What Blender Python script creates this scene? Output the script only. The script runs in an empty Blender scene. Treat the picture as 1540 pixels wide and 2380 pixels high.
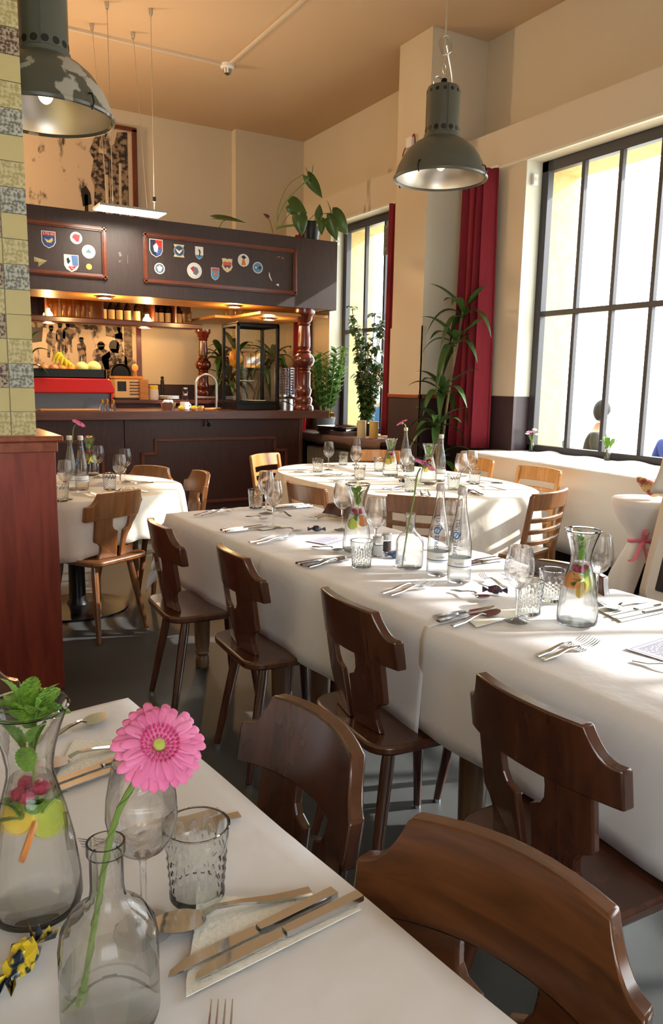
import bpy, math, random
import numpy as np
from mathutils import Vector, Matrix
random.seed(7)
PI = math.pi
sc = bpy.context.scene
C = sc.collection

# ---------------------------------------------------------------- camera
F_PX, YAW, PITCH, ROLL, CAM_Z = 1802.33, math.radians(30.3516), math.radians(-9.417), math.radians(1.0301), 1.38
fw = Vector((math.sin(YAW)*math.cos(PITCH), math.cos(YAW)*math.cos(PITCH), math.sin(PITCH)))
r0 = Vector((math.cos(YAW), -math.sin(YAW), 0)); u0 = r0.cross(fw)
rr = r0*math.cos(ROLL)+u0*math.sin(ROLL); uu = -r0*math.sin(ROLL)+u0*math.cos(ROLL)
cam = bpy.data.cameras.new('camera'); cam_o = bpy.data.objects.new('camera', cam); C.objects.link(cam_o)
cam_o.matrix_world = Matrix(((rr.x, uu.x, -fw.x, 0), (rr.y, uu.y, -fw.y, 0), (rr.z, uu.z, -fw.z, CAM_Z), (0, 0, 0, 1)))
cam.sensor_fit = 'VERTICAL'; cam.sensor_height = 36.0; cam.lens = F_PX/2380*36.0
cam.clip_start = 0.02; cam.clip_end = 200
sc.camera = cam_o

# ---------------------------------------------------------------- sky, sun, exposure
world = bpy.data.worlds.new('sky'); sc.world = world; world.use_nodes = True
bgn = world.node_tree.nodes['Background']
bgn.inputs[0].default_value = (0.88, 0.95, 1.0, 1); bgn.inputs[1].default_value = 6.5
sun_d = bpy.data.lights.new('sun', 'SUN'); sun_d.energy = 6.0; sun_d.angle = math.radians(0.7); sun_d.color = (1.0, 0.98, 0.95)
sun_o = bpy.data.objects.new('sun', sun_d); C.objects.link(sun_o)
SUN_EL = math.radians(29.0)
sun_dir = Vector((-0.922*math.cos(SUN_EL), 0.388*math.cos(SUN_EL), -math.sin(SUN_EL)))
sun_o.rotation_euler = sun_dir.to_track_quat('-Z', 'Y').to_euler()
sc.view_settings.view_transform = 'Standard'; sc.view_settings.look = 'None'
sc.view_settings.exposure = 0.42; sc.view_settings.gamma = 1.0; sc.view_settings.use_curve_mapping = False
sc.cycles.max_bounces = 14; sc.cycles.diffuse_bounces = 3; sc.cycles.glossy_bounces = 3
sc.cycles.transmission_bounces = 14; sc.cycles.transparent_max_bounces = 40
sc.cycles.caustics_reflective = False; sc.cycles.caustics_refractive = True
sc.cycles.sample_clamp_indirect = 6.0; sc.cycles.adaptive_threshold = .05

# ---------------------------------------------------------------- mesh helpers
class MB:
    def __init__(s): s.v = []; s.f = []
    def add(s, vs, fs):
        n = len(s.v); s.v += [tuple(p) for p in vs]; s.f += [tuple(i+n for i in q) for q in fs]; return s
    def bx(s, x0, x1, y0, y1, z0, z1):
        vs = [(x0,y0,z0),(x1,y0,z0),(x1,y1,z0),(x0,y1,z0),(x0,y0,z1),(x1,y0,z1),(x1,y1,z1),(x0,y1,z1)]
        return s.add(vs, [(0,3,2,1),(4,5,6,7),(0,1,5,4),(1,2,6,5),(2,3,7,6),(3,0,4,7)])
    def obox(s, c, size, mat=None):
        hx, hy, hz = size[0]/2, size[1]/2, size[2]/2
        m = mat or Matrix.Identity(3)
        vs = [Vector(c)+m@Vector((a*hx,b*hy,d*hz)) for d in (-1,1) for a,b in ((-1,-1),(1,-1),(1,1),(-1,1))]
        return s.add(vs, [(0,3,2,1),(4,5,6,7),(0,1,5,4),(1,2,6,5),(2,3,7,6),(3,0,4,7)])
    def loft(s, rings, cap=True, closed=True, loop=False):
        n = len(rings[0]); b = len(s.v)
        vs = [p for r in rings for p in r]; fs = []
        m = len(rings)
        for i in range(m if loop else m-1):
            j = (i+1) % m
            for k in range(n if closed else n-1):
                l = (k+1) % n
                fs.append((i*n+k, i*n+l, j*n+l, j*n+k))
        if cap and not loop:
            fs.append(tuple(range(n-1, -1, -1))); fs.append(tuple((m-1)*n+k for k in range(n)))
        return s.add(vs, fs)
    def lathe(s, prof, n=24, c=(0,0,0), cap=True, loop=False):
        rings = [[(c[0]+r*math.cos(2*PI*k/n), c[1]+r*math.sin(2*PI*k/n), c[2]+z) for k in range(n)] for r, z in prof]
        return s.loft(rings, cap=cap, loop=loop)
    def tube(s, pts, rad, n=8, cap=True, loop=False, flat=None):
        pts = [Vector(p) for p in pts]; m = len(pts); rings = []
        up = Vector((0,0,1)); prev = None
        for i, p in enumerate(pts):
            a = pts[(i-1) % m] if (loop or i) else pts[0]; b = pts[(i+1) % m] if (loop or i < m-1) else pts[-1]
            t = (b-a).normalized() if (b-a).length > 1e-9 else Vector((0,0,1))
            if prev is None:
                x = t.cross(up)
                if x.length < 1e-3: x = t.cross(Vector((1,0,0)))
            else: x = prev - t*prev.dot(t)
            x.normalize(); y = t.cross(x); prev = x
            r = rad[i] if isinstance(rad, (list, tuple)) else rad
            ry = r*(flat or 1)
            rings.append([p + x*(r*math.cos(2*PI*k/n)) + y*(ry*math.sin(2*PI*k/n)) for k in range(n)])
        return s.loft(rings, cap=cap, loop=loop)
    def prism(s, poly, fn0, fn1):
        n = len(poly); vs = [fn0(*p) for p in poly]+[fn1(*p) for p in poly]
        fs = [tuple(range(n-1,-1,-1)), tuple(range(n, 2*n))]+[(i,(i+1)%n,n+(i+1)%n,n+i) for i in range(n)]
        return s.add(vs, fs)
    def grid(s, fn, nu, nv, wrap=False):
        vs = [fn(i/(nu-1), j/(nv-1)) for i in range(nu) for j in range(nv)]
        return s.add(vs, [(i*nv+j, (i+1)*nv+j, (i+1)*nv+j+1, i*nv+j+1) for i in range(nu-1) for j in range(nv-1)])
    def ball(s, c, r, nu=10, nv=14, wob=0, seed=0):
        rx, ry, rz = (r,r,r) if not isinstance(r, (tuple,list)) else r
        rnd = random.Random(seed); b = []
        for i in range(nu+1):
            t = PI*i/nu; ring = []
            for k in range(nv):
                q = 2*PI*k/nv; w = 1+(rnd.random()-.5)*wob
                ring.append((c[0]+rx*w*max(math.sin(t),.01)*math.cos(q), c[1]+ry*w*max(math.sin(t),.01)*math.sin(q), c[2]-rz*w*math.cos(t)))
            b.append(ring)
        return s.loft(b)
    def xf(s, m):
        s.v = [tuple(m@Vector(p)) for p in s.v]; return s
    def mesh(s, name, mat, smooth=True, ang=38):
        me = bpy.data.meshes.new(name); me.from_pydata(s.v, [], s.f); me.update()
        for m in (mat if isinstance(mat, (list,tuple)) else [mat]): me.materials.append(m)
        if smooth and len(me.polygons):
            me.shade_smooth(); me.set_sharp_from_angle(angle=math.radians(ang))
        return me
    def build(s, name, mat, parent=None, loc=None, rotz=None, smooth=True, ang=38, bevel=0, seg=2, solid=0, sub=0):
        o = bpy.data.objects.new(name, s.mesh(name, mat, smooth, ang)); C.objects.link(o)
        if parent: o.parent = parent
        if loc: o.location = loc
        if rotz: o.rotation_euler = (0,0,rotz)
        if sub:
            md = o.modifiers.new('sub', 'SUBSURF'); md.levels = sub; md.render_levels = sub
        if solid:
            md = o.modifiers.new('solid', 'SOLIDIFY'); md.thickness = solid; md.offset = 0
        if bevel:
            md = o.modifiers.new('bevel', 'BEVEL'); md.width = bevel; md.segments = seg; md.limit_method = 'ANGLE'; md.angle_limit = math.radians(40)
        return o

def tag(o, label, cat, group=None):
    o['label'] = label; o['category'] = cat
    if group: o['group'] = group
    return o
def thing(name, label, cat, loc=(0,0,0), rotz=0, group=None):
    o = bpy.data.objects.new(name, None); C.objects.link(o); o.location = loc; o.rotation_euler = (0,0,rotz); o.empty_display_size = .05
    return tag(o, label, cat, group)
def struct(o): o['kind'] = 'structure'; return o
def stuff(o): o['kind'] = 'stuff'; return o
def dup(root, loc, rotz, label, group=None):
    r = root.copy(); C.objects.link(r); r.location = loc; r.rotation_euler = (0,0,rotz); r['label'] = label
    if group: r['group'] = group
    for ch in list(root.children):
        c = ch.copy(); C.objects.link(c); c.parent = r
        for g in list(ch.children):
            d = g.copy(); C.objects.link(d); d.parent = c
    return r
def RZ(a): return Matrix.Rotation(a, 3, 'Z')
def arc(c, r, a0, a1, n): return [(c[0]+r*math.cos(a0+(a1-a0)*i/(n-1)), c[1]+r*math.sin(a0+(a1-a0)*i/(n-1))) for i in range(n)]
def bez(p0, p1, p2, n=8):
    p0, p1, p2 = Vector(p0), Vector(p1), Vector(p2)
    return [p0*(1-t)**2+p1*2*t*(1-t)+p2*t*t for t in [i/(n-1) for i in range(n)]]

# ---------------------------------------------------------------- materials
MATS = {}
def S(r, g=None, b=None):        # sRGB 0-255 -> linear
    if isinstance(r, (tuple, list)): r, g, b = r
    f = lambda c: (c/255)/12.92 if c <= 10 else ((c/255+.055)/1.055)**2.4
    return (f(r), f(g), f(b), 1)
def pm(name, col, rough=.5, metal=0, noise=None, bump=None, coat=0, trans=0, ior=1.45, emit=None, alpha=None, spec=None, sss=0, coord='Object', stretch=None):
    """principled material; noise=(scale, colour2, amount), bump=(scale, strength)"""
    m = bpy.data.materials.new(name); m.use_nodes = True; nt = m.node_tree; p = nt.nodes['Principled BSDF']
    p.inputs['Base Color'].default_value = col; p.inputs['Roughness'].default_value = rough; p.inputs['Metallic'].default_value = metal
    p.inputs['Coat Weight'].default_value = coat; p.inputs['Transmission Weight'].default_value = trans; p.inputs['IOR'].default_value = ior
    if spec is not None: p.inputs['Specular IOR Level'].default_value = spec
    if sss: p.inputs['Subsurface Weight'].default_value = sss; p.inputs['Subsurface Radius'].default_value = (.02,.01,.008)
    if emit: p.inputs['Emission Color'].default_value = emit[0]; p.inputs['Emission Strength'].default_value = emit[1]
    if noise or bump:
        tc = nt.nodes.new('ShaderNodeTexCoord'); mp = nt.nodes.new('ShaderNodeMapping'); nt.links.new(tc.outputs[coord], mp.inputs[0])
        if stretch: mp.inputs['Scale'].default_value = stretch
    if noise:
        n = nt.nodes.new('ShaderNodeTexNoise'); n.inputs['Scale'].default_value = noise[0]; n.inputs['Detail'].default_value = 5; nt.links.new(mp.outputs[0], n.inputs['Vector'])
        rp = nt.nodes.new('ShaderNodeValToRGB'); rp.color_ramp.elements[0].position = .5-noise[2]; rp.color_ramp.elements[1].position = .5+noise[2]
        rp.color_ramp.elements[0].color = col; rp.color_ramp.elements[1].color = noise[1]
        nt.links.new(n.outputs['Fac'], rp.inputs[0]); nt.links.new(rp.outputs[0], p.inputs['Base Color'])
    if bump:
        n2 = nt.nodes.new('ShaderNodeTexNoise'); n2.inputs['Scale'].default_value = bump[0]; n2.inputs['Detail'].default_value = 4; nt.links.new(mp.outputs[0], n2.inputs['Vector'])
        b = nt.nodes.new('ShaderNodeBump'); b.inputs['Strength'].default_value = bump[1]; b.inputs['Distance'].default_value = bump[2] if len(bump) > 2 else .01
        nt.links.new(n2.outputs['Fac'], b.inputs['Height']); nt.links.new(b.outputs[0], p.inputs['Normal'])
    MATS[name] = m; return m
def wood(name, c1, c2, rough=.35, scale=3.0, axis='X', coat=.3, spec=.5):
    m = bpy.data.materials.new(name); m.use_nodes = True; nt = m.node_tree; p = nt.nodes['Principled BSDF']
    tc = nt.nodes.new('ShaderNodeTexCoord'); mp = nt.nodes.new('ShaderNodeMapping'); nt.links.new(tc.outputs['Object'], mp.inputs[0])
    st = {'X': (1, 9, 9), 'Y': (9, 1, 9), 'Z': (9, 9, 1)}[axis]; mp.inputs['Scale'].default_value = st
    n = nt.nodes.new('ShaderNodeTexNoise'); n.inputs['Scale'].default_value = scale; n.inputs['Detail'].default_value = 7; n.inputs['Distortion'].default_value = .6
    nt.links.new(mp.outputs[0], n.inputs['Vector'])
    rp = nt.nodes.new('ShaderNodeValToRGB'); rp.color_ramp.elements[0].position = .32; rp.color_ramp.elements[1].position = .7
    rp.color_ramp.elements[0].color = c1; rp.color_ramp.elements[1].color = c2
    nt.links.new(n.outputs['Fac'], rp.inputs[0]); nt.links.new(rp.outputs[0], p.inputs['Base Color'])
    p.inputs['Roughness'].default_value = rough; p.inputs['Coat Weight'].default_value = coat; p.inputs['Coat Roughness'].default_value = .18; p.inputs['Specular IOR Level'].default_value = spec
    b = nt.nodes.new('ShaderNodeBump'); b.inputs['Strength'].default_value = .08; b.inputs['Distance'].default_value = .004
    nt.links.new(n.outputs['Fac'], b.inputs['Height']); nt.links.new(b.outputs[0], p.inputs['Normal'])
    MATS[name] = m; return m
def thin_glass(name, tint=(1,1,1,1), refl=.9, blend=.12, refr=0.0, rough=.0, cap=.9, f0=.012, ior=1.45):
    """clear glass: straight-through transparency with a fresnel reflection, optionally part refraction"""
    m = bpy.data.materials.new(name); m.use_nodes = True; nt = m.node_tree; nt.nodes.remove(nt.nodes['Principled BSDF'])
    out = nt.nodes['Material Output']
    tr = nt.nodes.new('ShaderNodeBsdfTransparent'); tr.inputs[0].default_value = tint
    gl = nt.nodes.new('ShaderNodeBsdfGlossy'); gl.inputs['Roughness'].default_value = rough; gl.inputs[0].default_value = (refl, refl, refl, 1)
    lw = nt.nodes.new('ShaderNodeLayerWeight'); lw.inputs['Blend'].default_value = blend
    mix = nt.nodes.new('ShaderNodeMixShader'); lw.inputs['Blend'].default_value = .5; pw = nt.nodes.new('ShaderNodeMath'); pw.operation = 'POWER'; pw.inputs[1].default_value = 3.6; nt.links.new(lw.outputs['Facing'], pw.inputs[0]); mu_ = nt.nodes.new('ShaderNodeMath'); mu_.operation = 'MULTIPLY_ADD'; mu_.inputs[1].default_value = cap*.6; mu_.inputs[2].default_value = f0; nt.links.new(pw.outputs[0], mu_.inputs[0]); nt.links.new(mu_.outputs[0], mix.inputs[0])
    if refr:
        rf = nt.nodes.new('ShaderNodeBsdfRefraction'); rf.inputs['IOR'].default_value = ior; rf.inputs['Roughness'].default_value = .0; rf.inputs[0].default_value = tint
        m2 = nt.nodes.new('ShaderNodeMixShader'); m2.inputs[0].default_value = refr
        nt.links.new(tr.outputs[0], m2.inputs[1]); nt.links.new(rf.outputs[0], m2.inputs[2]); nt.links.new(m2.outputs[0], mix.inputs[1])
    else: nt.links.new(tr.outputs[0], mix.inputs[1])
    nt.links.new(gl.outputs[0], mix.inputs[2]); nt.links.new(mix.outputs[0], out.inputs[0])
    MATS[name] = m; return m
def emis(name, col, st):
    m = bpy.data.materials.new(name); m.use_nodes = True; nt = m.node_tree; nt.nodes.remove(nt.nodes['Principled BSDF'])
    e = nt.nodes.new('ShaderNodeEmission'); e.inputs[0].default_value = col; e.inputs[1].default_value = st
    nt.links.new(e.outputs[0], nt.nodes['Material Output'].inputs[0]); MATS[name] = m; return m
def lamp(name, loc, kind, energy, col, size=.05, rot=None, spot=None, parent=None):
    d = bpy.data.lights.new(name, kind); d.energy = energy; d.color = col
    if kind == 'AREA': d.size = size
    else: d.shadow_soft_size = size
    if spot: d.spot_size = spot; d.spot_blend = .6
    o = bpy.data.objects.new(name, d); C.objects.link(o); o.location = loc
    if rot: o.rotation_euler = rot
    if parent: o.parent = parent
    return o

M_PAINT = pm('cream_paint', S(216,202,176), .85, noise=(1.2, S(211,196,170), .3), bump=(60, .04))
M_CEIL = pm('ceiling_paint', S(212,182,146), .9, noise=(.8, S(207,176,140), .3))
M_TRIM = pm('trim_paint', S(214,200,178), .6)
M_WHITE = pm('white_and_daylit_paint', S(224,222,204), .7)  # white trim and reveals; on the column side it paints in daylight
M_DADO = pm('dark_dado_paint', S(66,50,52), .45, noise=(3, S(58,43,46), .3))
M_FLOOR = pm('floor_screed', S(66,68,68), .42, noise=(2.2, S(82,83,81), .3), bump=(9, .05), spec=.4)
M_FRAME = pm('dark_window_frame', S(58,56,58), .45)
M_STONE = pm('yellow_stone', S(212,192,138), .9, noise=(14, S(190,168,112), .3), bump=(30, .3))
M_PANE = thin_glass('window_pane', (1,1,1,1), .6, .05, cap=.3, f0=.02)
M_BARDK = wood('dark_bar_veneer', S(56,24,18), S(72,36,28), .4, 6, 'Z', .15)
M_FASC = wood('fascia_veneer', S(52,38,35), S(63,47,43), .5, 7, 'Z', .05)
M_MOULD = wood('red_moulding', S(96,44,26), S(118,58,34), .35, 5, 'X', .3)
M_POST = wood('turned_mahogany', S(82,28,16), S(112,42,26), .22, 3, 'Z', .8)
M_CTOP = wood('counter_edge', S(84,48,40), S(108,66,54), .3, 4, 'X', .4)
M_SHELF = wood('oak_shelf', S(176,118,56), S(206,148,80), .45, 4, 'X', .1)
M_SHELFD = wood('dark_shelf', S(70,30,18), S(96,44,26), .35, 4, 'X', .4)
M_PART = wood('mahogany_partition', S(118,42,28), S(148,64,44), .35, 3, 'Z', .4)
M_PARTC = wood('partition_cap', S(128,58,34), S(160,84,52), .3, 3, 'Y', .4)
M_CHAIR = wood('walnut_chair', S(62,34,22), S(86,48,30), .25, 3.5, 'Z', .5)
M_CHAIR_WARMLIT = wood('warmlit_walnut_chair', S(96,58,28), S(134,84,44), .3, 3.5, 'Z', .4)  # same chair walnut, with warm lamp light put into the colour
M_CHAIRG = wood('amber_walnut_chair', S(76,42,22), S(112,66,36), .24, 3.5, 'Y', .6)
M_LCHAIR = wood('beech_chair', S(176,118,58), S(206,150,86), .35, 3.5, 'Z', .3)
M_LCHAIRD = wood('brown_beech_chair', S(112,70,38), S(142,94,54), .35, 3.5, 'Z', .3)
M_TLEG = wood('table_leg_wood', S(92,66,44), S(122,92,64), .4, 3, 'Z', .2)
M_CLOTH = pm('white_damask', S(230,228,228), .75, noise=(5, S(225,223,223), .3), bump=(4.5, .5, .03), spec=.3)
M_CLOTHC = pm('cream_damask', S(234,226,210), .75, bump=(4.0, .6, .03), spec=.3)
M_PAPER = pm('paper_cover', S(222,219,214), .85, bump=(3, .2))
M_STEEL = pm('polished_steel', (.6,.63,.68,1), .12, 1)
M_STEELB = pm('brushed_steel', (.55,.54,.52,1), .32, 1)
M_GLASS = thin_glass('clear_glass', (.997,1,.999,1), 1.0, .09, .9)
M_GLASST = thin_glass('thin_wine_glass', (1,1,1,1), 1.0, .09, .75)
M_GLASSC = thin_glass('cut_glass', (.985,.996,.993,1), 1.0, .12, .9)
M_WATER = thin_glass('water', (.988,.997,.995,1), .5, .05, .35, cap=.4, f0=.01, ior=1.15)
M_DISH = thin_glass('display_glass', (.95,.97,.95,1), .7, .08)
M_BLACK = pm('black_plastic', S(18,17,17), .4)
M_BLKM = pm('black_metal', S(14,13,13), .35, .3)
M_LAMPG = pm('grey_enamel', S(92,94,84), .3, 0, noise=(1.3, S(78,80,72), .25))
M_RED = pm('red_enamel', S(200,12,8), .3, coat=.4)
M_CURT = pm('crimson_curtain', S(138,38,52), .9, bump=(120, .1), sss=0)
M_LEAF = pm('dracaena_leaf', S(46,74,36), .35, noise=(6, S(66,96,44), .3), spec=.5)
M_LEAF2 = pm('philodendron_leaf', S(58,84,40), .28, noise=(5, S(84,112,54), .3))
M_ZZ = pm('zz_leaf', S(74,118,56), .3, noise=(9, S(112,150,78), .3))
M_FIC = pm('ficus_leaf', S(56,86,44), .4, noise=(9, S(76,108,54), .3))
M_MINT = pm('mint_leaf', S(84,138,34), .5, noise=(110, S(140,184,60), .25), bump=(260, .9))
M_STEM = pm('flower_stem', S(112,136,62), .45)
M_CANE = pm('plant_cane', S(128,112,78), .7, noise=(40, S(92,78,52), .3))
M_PINK = pm('pink_petal', S(232,112,164), .55, noise=(30, S(240,140,182), .3), sss=.15)
M_PINKD = pm('deep_pink_floret', S(208,64,124), .6)
M_YGREEN = pm('yellow_green_eye', S(186,190,90), .7)
M_WPETAL = pm('white_petal', S(240,238,232), .6)
M_LEMON = pm('lemon', S(240,196,42), .5, noise=(40, S(250,222,96), .3))
M_ORANGE = pm('orange_slice', S(232,132,60), .5, noise=(50, S(238,160,84), .3))
M_LIME = pm('lime', S(176,190,60), .5, noise=(40, S(206,206,96), .3))
M_RASP = pm('raspberry', S(150,26,54), .5, noise=(90, S(184,52,82), .3), bump=(200, .6))
M_CANDYY = pm('yellow_candy_foil', S(214,186,44), .3, .2, noise=(60, S(28,44,60), .04))
M_CANDYB = pm('blue_candy_foil', S(64,88,130), .35, .3, noise=(50, S(110,132,168), .1))
M_CANDYK = pm('black_candy_foil', S(32,34,42), .3, .4, noise=(50, S(92,96,108), .1))
M_CANDYR = pm('wine_red_candy_foil', S(96,62,72), .35, .3, noise=(60, S(54,56,72), .06))
M_NAPK = pm('paper_napkin', S(236,232,218), .9, bump=(160, .25))
M_CAP = pm('pale_bottle_cap', S(206,196,186), .4, .2)
M_BLUEP = pm('blue_print', S(38,84,160), .5)
M_CYANP = pm('cyan_print', S(60,160,214), .5)
M_NAVY = pm('navy_print', S(44,56,110), .5)
M_LABELW = pm('white_label', S(232,232,228), .5)
M_CARD = pm('lavender_card', S(200,197,212), .8)
M_INK = pm('card_ink', S(72,70,98), .8)
M_POTG = pm('grey_pot', S(112,120,122), .6)
M_SOIL = pm('potting_soil', S(46,34,26), .95, bump=(80, .6))
M_CANDLE = pm('cream_candle', S(236,222,176), .5, sss=.3)
M_CANDLEY = pm('yellow_candle', S(232,196,110), .5, sss=.3)
M_SILVER = pm('lamp_reflector', (.7,.67,.62,1), .34, 1)
M_GOLDP = pm('brass', S(168,124,60), .3, 1)
E_WARM = emis('warm_bulb', (1,.62,.25,1), 9)
E_SPOT = emis('spot_disc', (1,.8,.5,1), 14)
E_PANEL = emis('light_panel', (1,.93,.8,1), 22)
# ================================================================ the room
def sbox(name, mat, *b, parent=None, bevel=0):
    o = MB().bx(*b).build(name, mat, parent, smooth=False, bevel=bevel)
    if parent is None: struct(o)
    return o
ZC = 4.5
sbox('floor', M_FLOOR, -3, 5.45, -3.5, 9.9, -.2, 0)
sbox('ceiling', M_CEIL, -3, 5.45, -3.5, 9.9, ZC, ZC+.15)
sbox('wall_left', M_PAINT, -3.15, -3, -3.5, 9.9, 0, ZC)
wf = MB().bx(-3, 5.45, -3.65, -3.5, 0, .8).bx(-3, 5.45, -3.65, -3.5, 3.3, ZC)
for a, b in ((-3, -2.4), (.6, 5.45)): wf.bx(a, b, -3.65, -3.5, .8, 3.3)
struct(wf.build('wall_front', M_PAINT, smooth=False))
for k, (a, b) in ((4, (-2.4, .6)),):
    w = bpy.data.objects.new('window_%d' % k, None); C.objects.link(w); struct(w); w.location = ((a+b)/2, -3.58, .8)
    h = (b-a)/2; fr = MB().bx(-h,h,-.03,.03,0,.07).bx(-h,h,-.03,.03,2.43,2.5).bx(-h,-h+.07,-.03,.03,0,2.5).bx(h-.07,h,-.03,.03,0,2.5); fr.build('frame', M_FRAME, w, smooth=False)
    for i in range(1, 6): MB().bx(-h+2*h*i/6-.018,-h+2*h*i/6+.018,-.025,.025,.05,2.45).build('mullion', M_FRAME, w, smooth=False)
    MB().bx(-h+.05,h-.05,-.025,.025,1.18,1.22).build('transom', M_FRAME, w, smooth=False); MB().add([(-h,0,0),(h,0,0),(h,0,2.5),(-h,0,2.5)], [(0,1,2,3)]).build('pane', M_PANE, w)
wb = sbox('wall_back', M_PAINT, -3, 5.09, 9.7, 9.9, 0, ZC)
sbox('pilaster', M_PAINT, 4.12, 5.09, 9.58, 9.7, 0, ZC, parent=wb)
sbox('dado_panel', M_DADO, -3, 5.0, 9.685, 9.7, 0, 1.33, parent=wb)
# right wall: upper wall, lintel, piers, parapets
wr = MB()
wr.bx(5.09, 5.45, -3.5, 9.7, 3.57, ZC)
wr.bx(4.85, 5.11, -3.5, 9.7, 3.26, 3.58)
WIN = {1: (2.03, 5.15), 2: (-1.69, 1.43), 3: (6.65, 8.42)}
for y0, y1 in ((5.15, 6.65), (8.42, 9.7), (1.43, 2.03), (-3.5, -1.69)): wr.bx(4.85, 5.1, y0, y1, 0, 3.27)
for k, (y0, y1) in WIN.items(): wr.bx(4.85, 5.1, y0, y1, 0, .815)
wro = struct(wr.build('wall_right', M_PAINT, smooth=False))
st = MB()
for y0, y1 in ((5.12, 6.68), (8.39, 9.7), (1.40, 2.06), (-3.5, -1.66)): st.bx(5.1, 5.45, y0, y1, -.2, 3.6)
for k, (y0, y1) in WIN.items(): st.bx(5.1, 5.45, y0, y1, -.2, .82); st.bx(5.1, 5.45, y0, y1, 3.19, 3.6)
st.build('stone_facing', M_STONE, wro, smooth=False)
sbox('reveal_skin', M_WHITE, 4.852, 5.03, 5.146, 5.15, 1.295, 3.262, parent=wro)
sbox('reveal_skin', M_WHITE, 4.852, 5.03, 8.416, 8.42, 1.295, 3.262, parent=wro)
sbox('trim_1', M_WHITE, 4.838, 4.87, -3.5, 6.0, 3.252, 3.272)
sbox('trim_2', M_WHITE, 4.838, 4.87, 6.5, 9.7, 3.252, 3.272)
lint = MB().bx(4.842, 4.85, -3.5, 6.0, 3.272, 3.58).bx(4.842, 4.85, 6.5, 9.7, 3.272, 3.58).build('lintel_board', M_TRIM, wro, smooth=False)
# dado on the right wall
dd = MB().bx(4.844, 4.85, 5.15, 6.0, 0, 1.293).bx(4.844, 5.03, 5.142, 5.15, 0, 1.293).bx(4.844, 4.85, 8.42, 9.58, 0, 1.3).bx(4.844, 5.03, 8.412, 8.42, 0, 1.3)
dd.build('dado_panel', M_DADO, wro, smooth=False)
# column
col = MB().bx(4.46, 5.09, 6.0, 6.5, 0, ZC).build('wall_column', M_PAINT, smooth=False); struct(col)
MB().bx(4.45, 4.46, 5.99, 6.51, 1.29, 1.925).bx(4.45, 4.5, 5.99, 6.0, 1.29, 1.925).build('panel', M_PAINT, col, smooth=False)
MB().bx(4.452, 4.46, 5.992, 6.508, 0, 1.255).bx(4.452, 4.85, 5.992, 6.0, 0, 1.255).build('dado_panel', M_DADO, col, smooth=False)
MB().bx(4.436, 4.47, 5.978, 6.51, 1.255, 1.292).bx(4.436, 4.85, 5.978, 6.0, 1.255, 1.292).build('dado_rail', M_PARTC, col, smooth=False, bevel=.004)
MB().bx(4.462, 4.849, 5.9995, 6.0, 1.293, 3.255).build('daylit_skin', M_WHITE, col, smooth=False)  # pale sheet over the cream paint, window daylight put into its colour
# windows
def window(k, n):
    y0, y1 = WIN[k]; z0, z1, zm = .82, 3.262, 2.005
    w = bpy.data.objects.new('window_%d' % k, None); C.objects.link(w); struct(w); w.location = (5.06, (y0+y1)/2, z0)
    def P(mb, name, m, **kw):
        mb.v = [(a-5.06, b-(y0+y1)/2, c-z0) for a, b, c in mb.v]; return mb.build(name, m, w, smooth=False, **kw)
    fr = MB().bx(5.03, 5.10, y0, y1, z0, z0+.055).bx(5.03, 5.10, y0, y1, z1-.09, z1).bx(5.03, 5.10, y0, y0+.075, z0, z1).bx(5.03, 5.10, y1-.075, y1, z0, z1)
    P(fr, 'frame', M_FRAME, bevel=.006)
    g = (y1-y0-.15)/n
    P(MB().bx(5.035, 5.09, y0+.07, y1-.07, zm-.022, zm+.022), 'transom', M_FRAME, bevel=.004)
    for i in range(1, n):
        P(MB().bx(5.04, 5.085, y0+.075+g*i-.017, y0+.075+g*i+.017, z0+.05, z1-.085), 'mullion', M_FRAME, bevel=.004)
    for i in range(n):
        for a, b in ((z0+.05, zm-.02), (zm+.02, z1-.085)):
            P(MB().add([(5.062, y0+.075+g*i, a), (5.062, y0+.075+g*(i+1), a), (5.062, y0+.075+g*(i+1), b), (5.062, y0+.075+g*i, b)], [(0,1,2,3)]), 'pane', M_PANE)
    return w
window(1, 8); window(2, 8); window(3, 4)
# partition and tiled pillar
pt = MB().bx(-1.4, .652, 3.46, 3.95, 0, 1.085).build('wall_partition', M_PART, smooth=False, bevel=.004); struct(pt)
MB().bx(-1.4, .662, 3.45, 3.96, 1.07, 1.115).build('rail', M_PARTC, pt, smooth=False, bevel=.004)
MB().bx(-1.4, .682, 3.43, 3.98, 1.115, 1.14).build('cap', M_PARTC, pt, smooth=False, bevel=.006)
pil = MB().bx(-1.4, .574, 3.472, 3.93, 1.14, ZC).build('wall_pillar', pm('grout', S(186,178,140), .9), smooth=False); struct(pil)
def tile_mat(name, c, c2=None, sc_=90):
    return pm(name, c, .45, noise=(sc_, c2, .06) if c2 else (14, tuple(x*.93 for x in c[:3])+(1,), .3), bump=(120, .06))
T_PL = tile_mat('tile_plain', S(206,188,128)); T_SB = tile_mat('tile_beige_speckle', S(208,194,142), S(176,160,104), 70)
T_GR = tile_mat('tile_grey_speckle', S(188,186,164), S(112,110,102), 80); T_RD = tile_mat('tile_red_speckle', S(178,160,128), S(84,56,52), 80)
seqR = 'SPGSPSPPGSPGSPGSPRSPGSPGRS'     # bottom to top, right column
seqR = 'SPGSPPGSPGSPGSPRSPGSPGSPRS'
seqL = 'SPRPRSRPRPGSRPSRPGSPRPSGPR'
seqM = 'PSGPSRPSGPRSPGSPRPSGPSRPGS'
tmd = {'S': T_SB, 'P': T_PL, 'G': T_GR, 'R': T_RD}
tme = {k: MB().bx(0, .0955, 0, .009, 0, .0945).mesh('tile', m, smooth=False) for k, m in tmd.items()}
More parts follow.
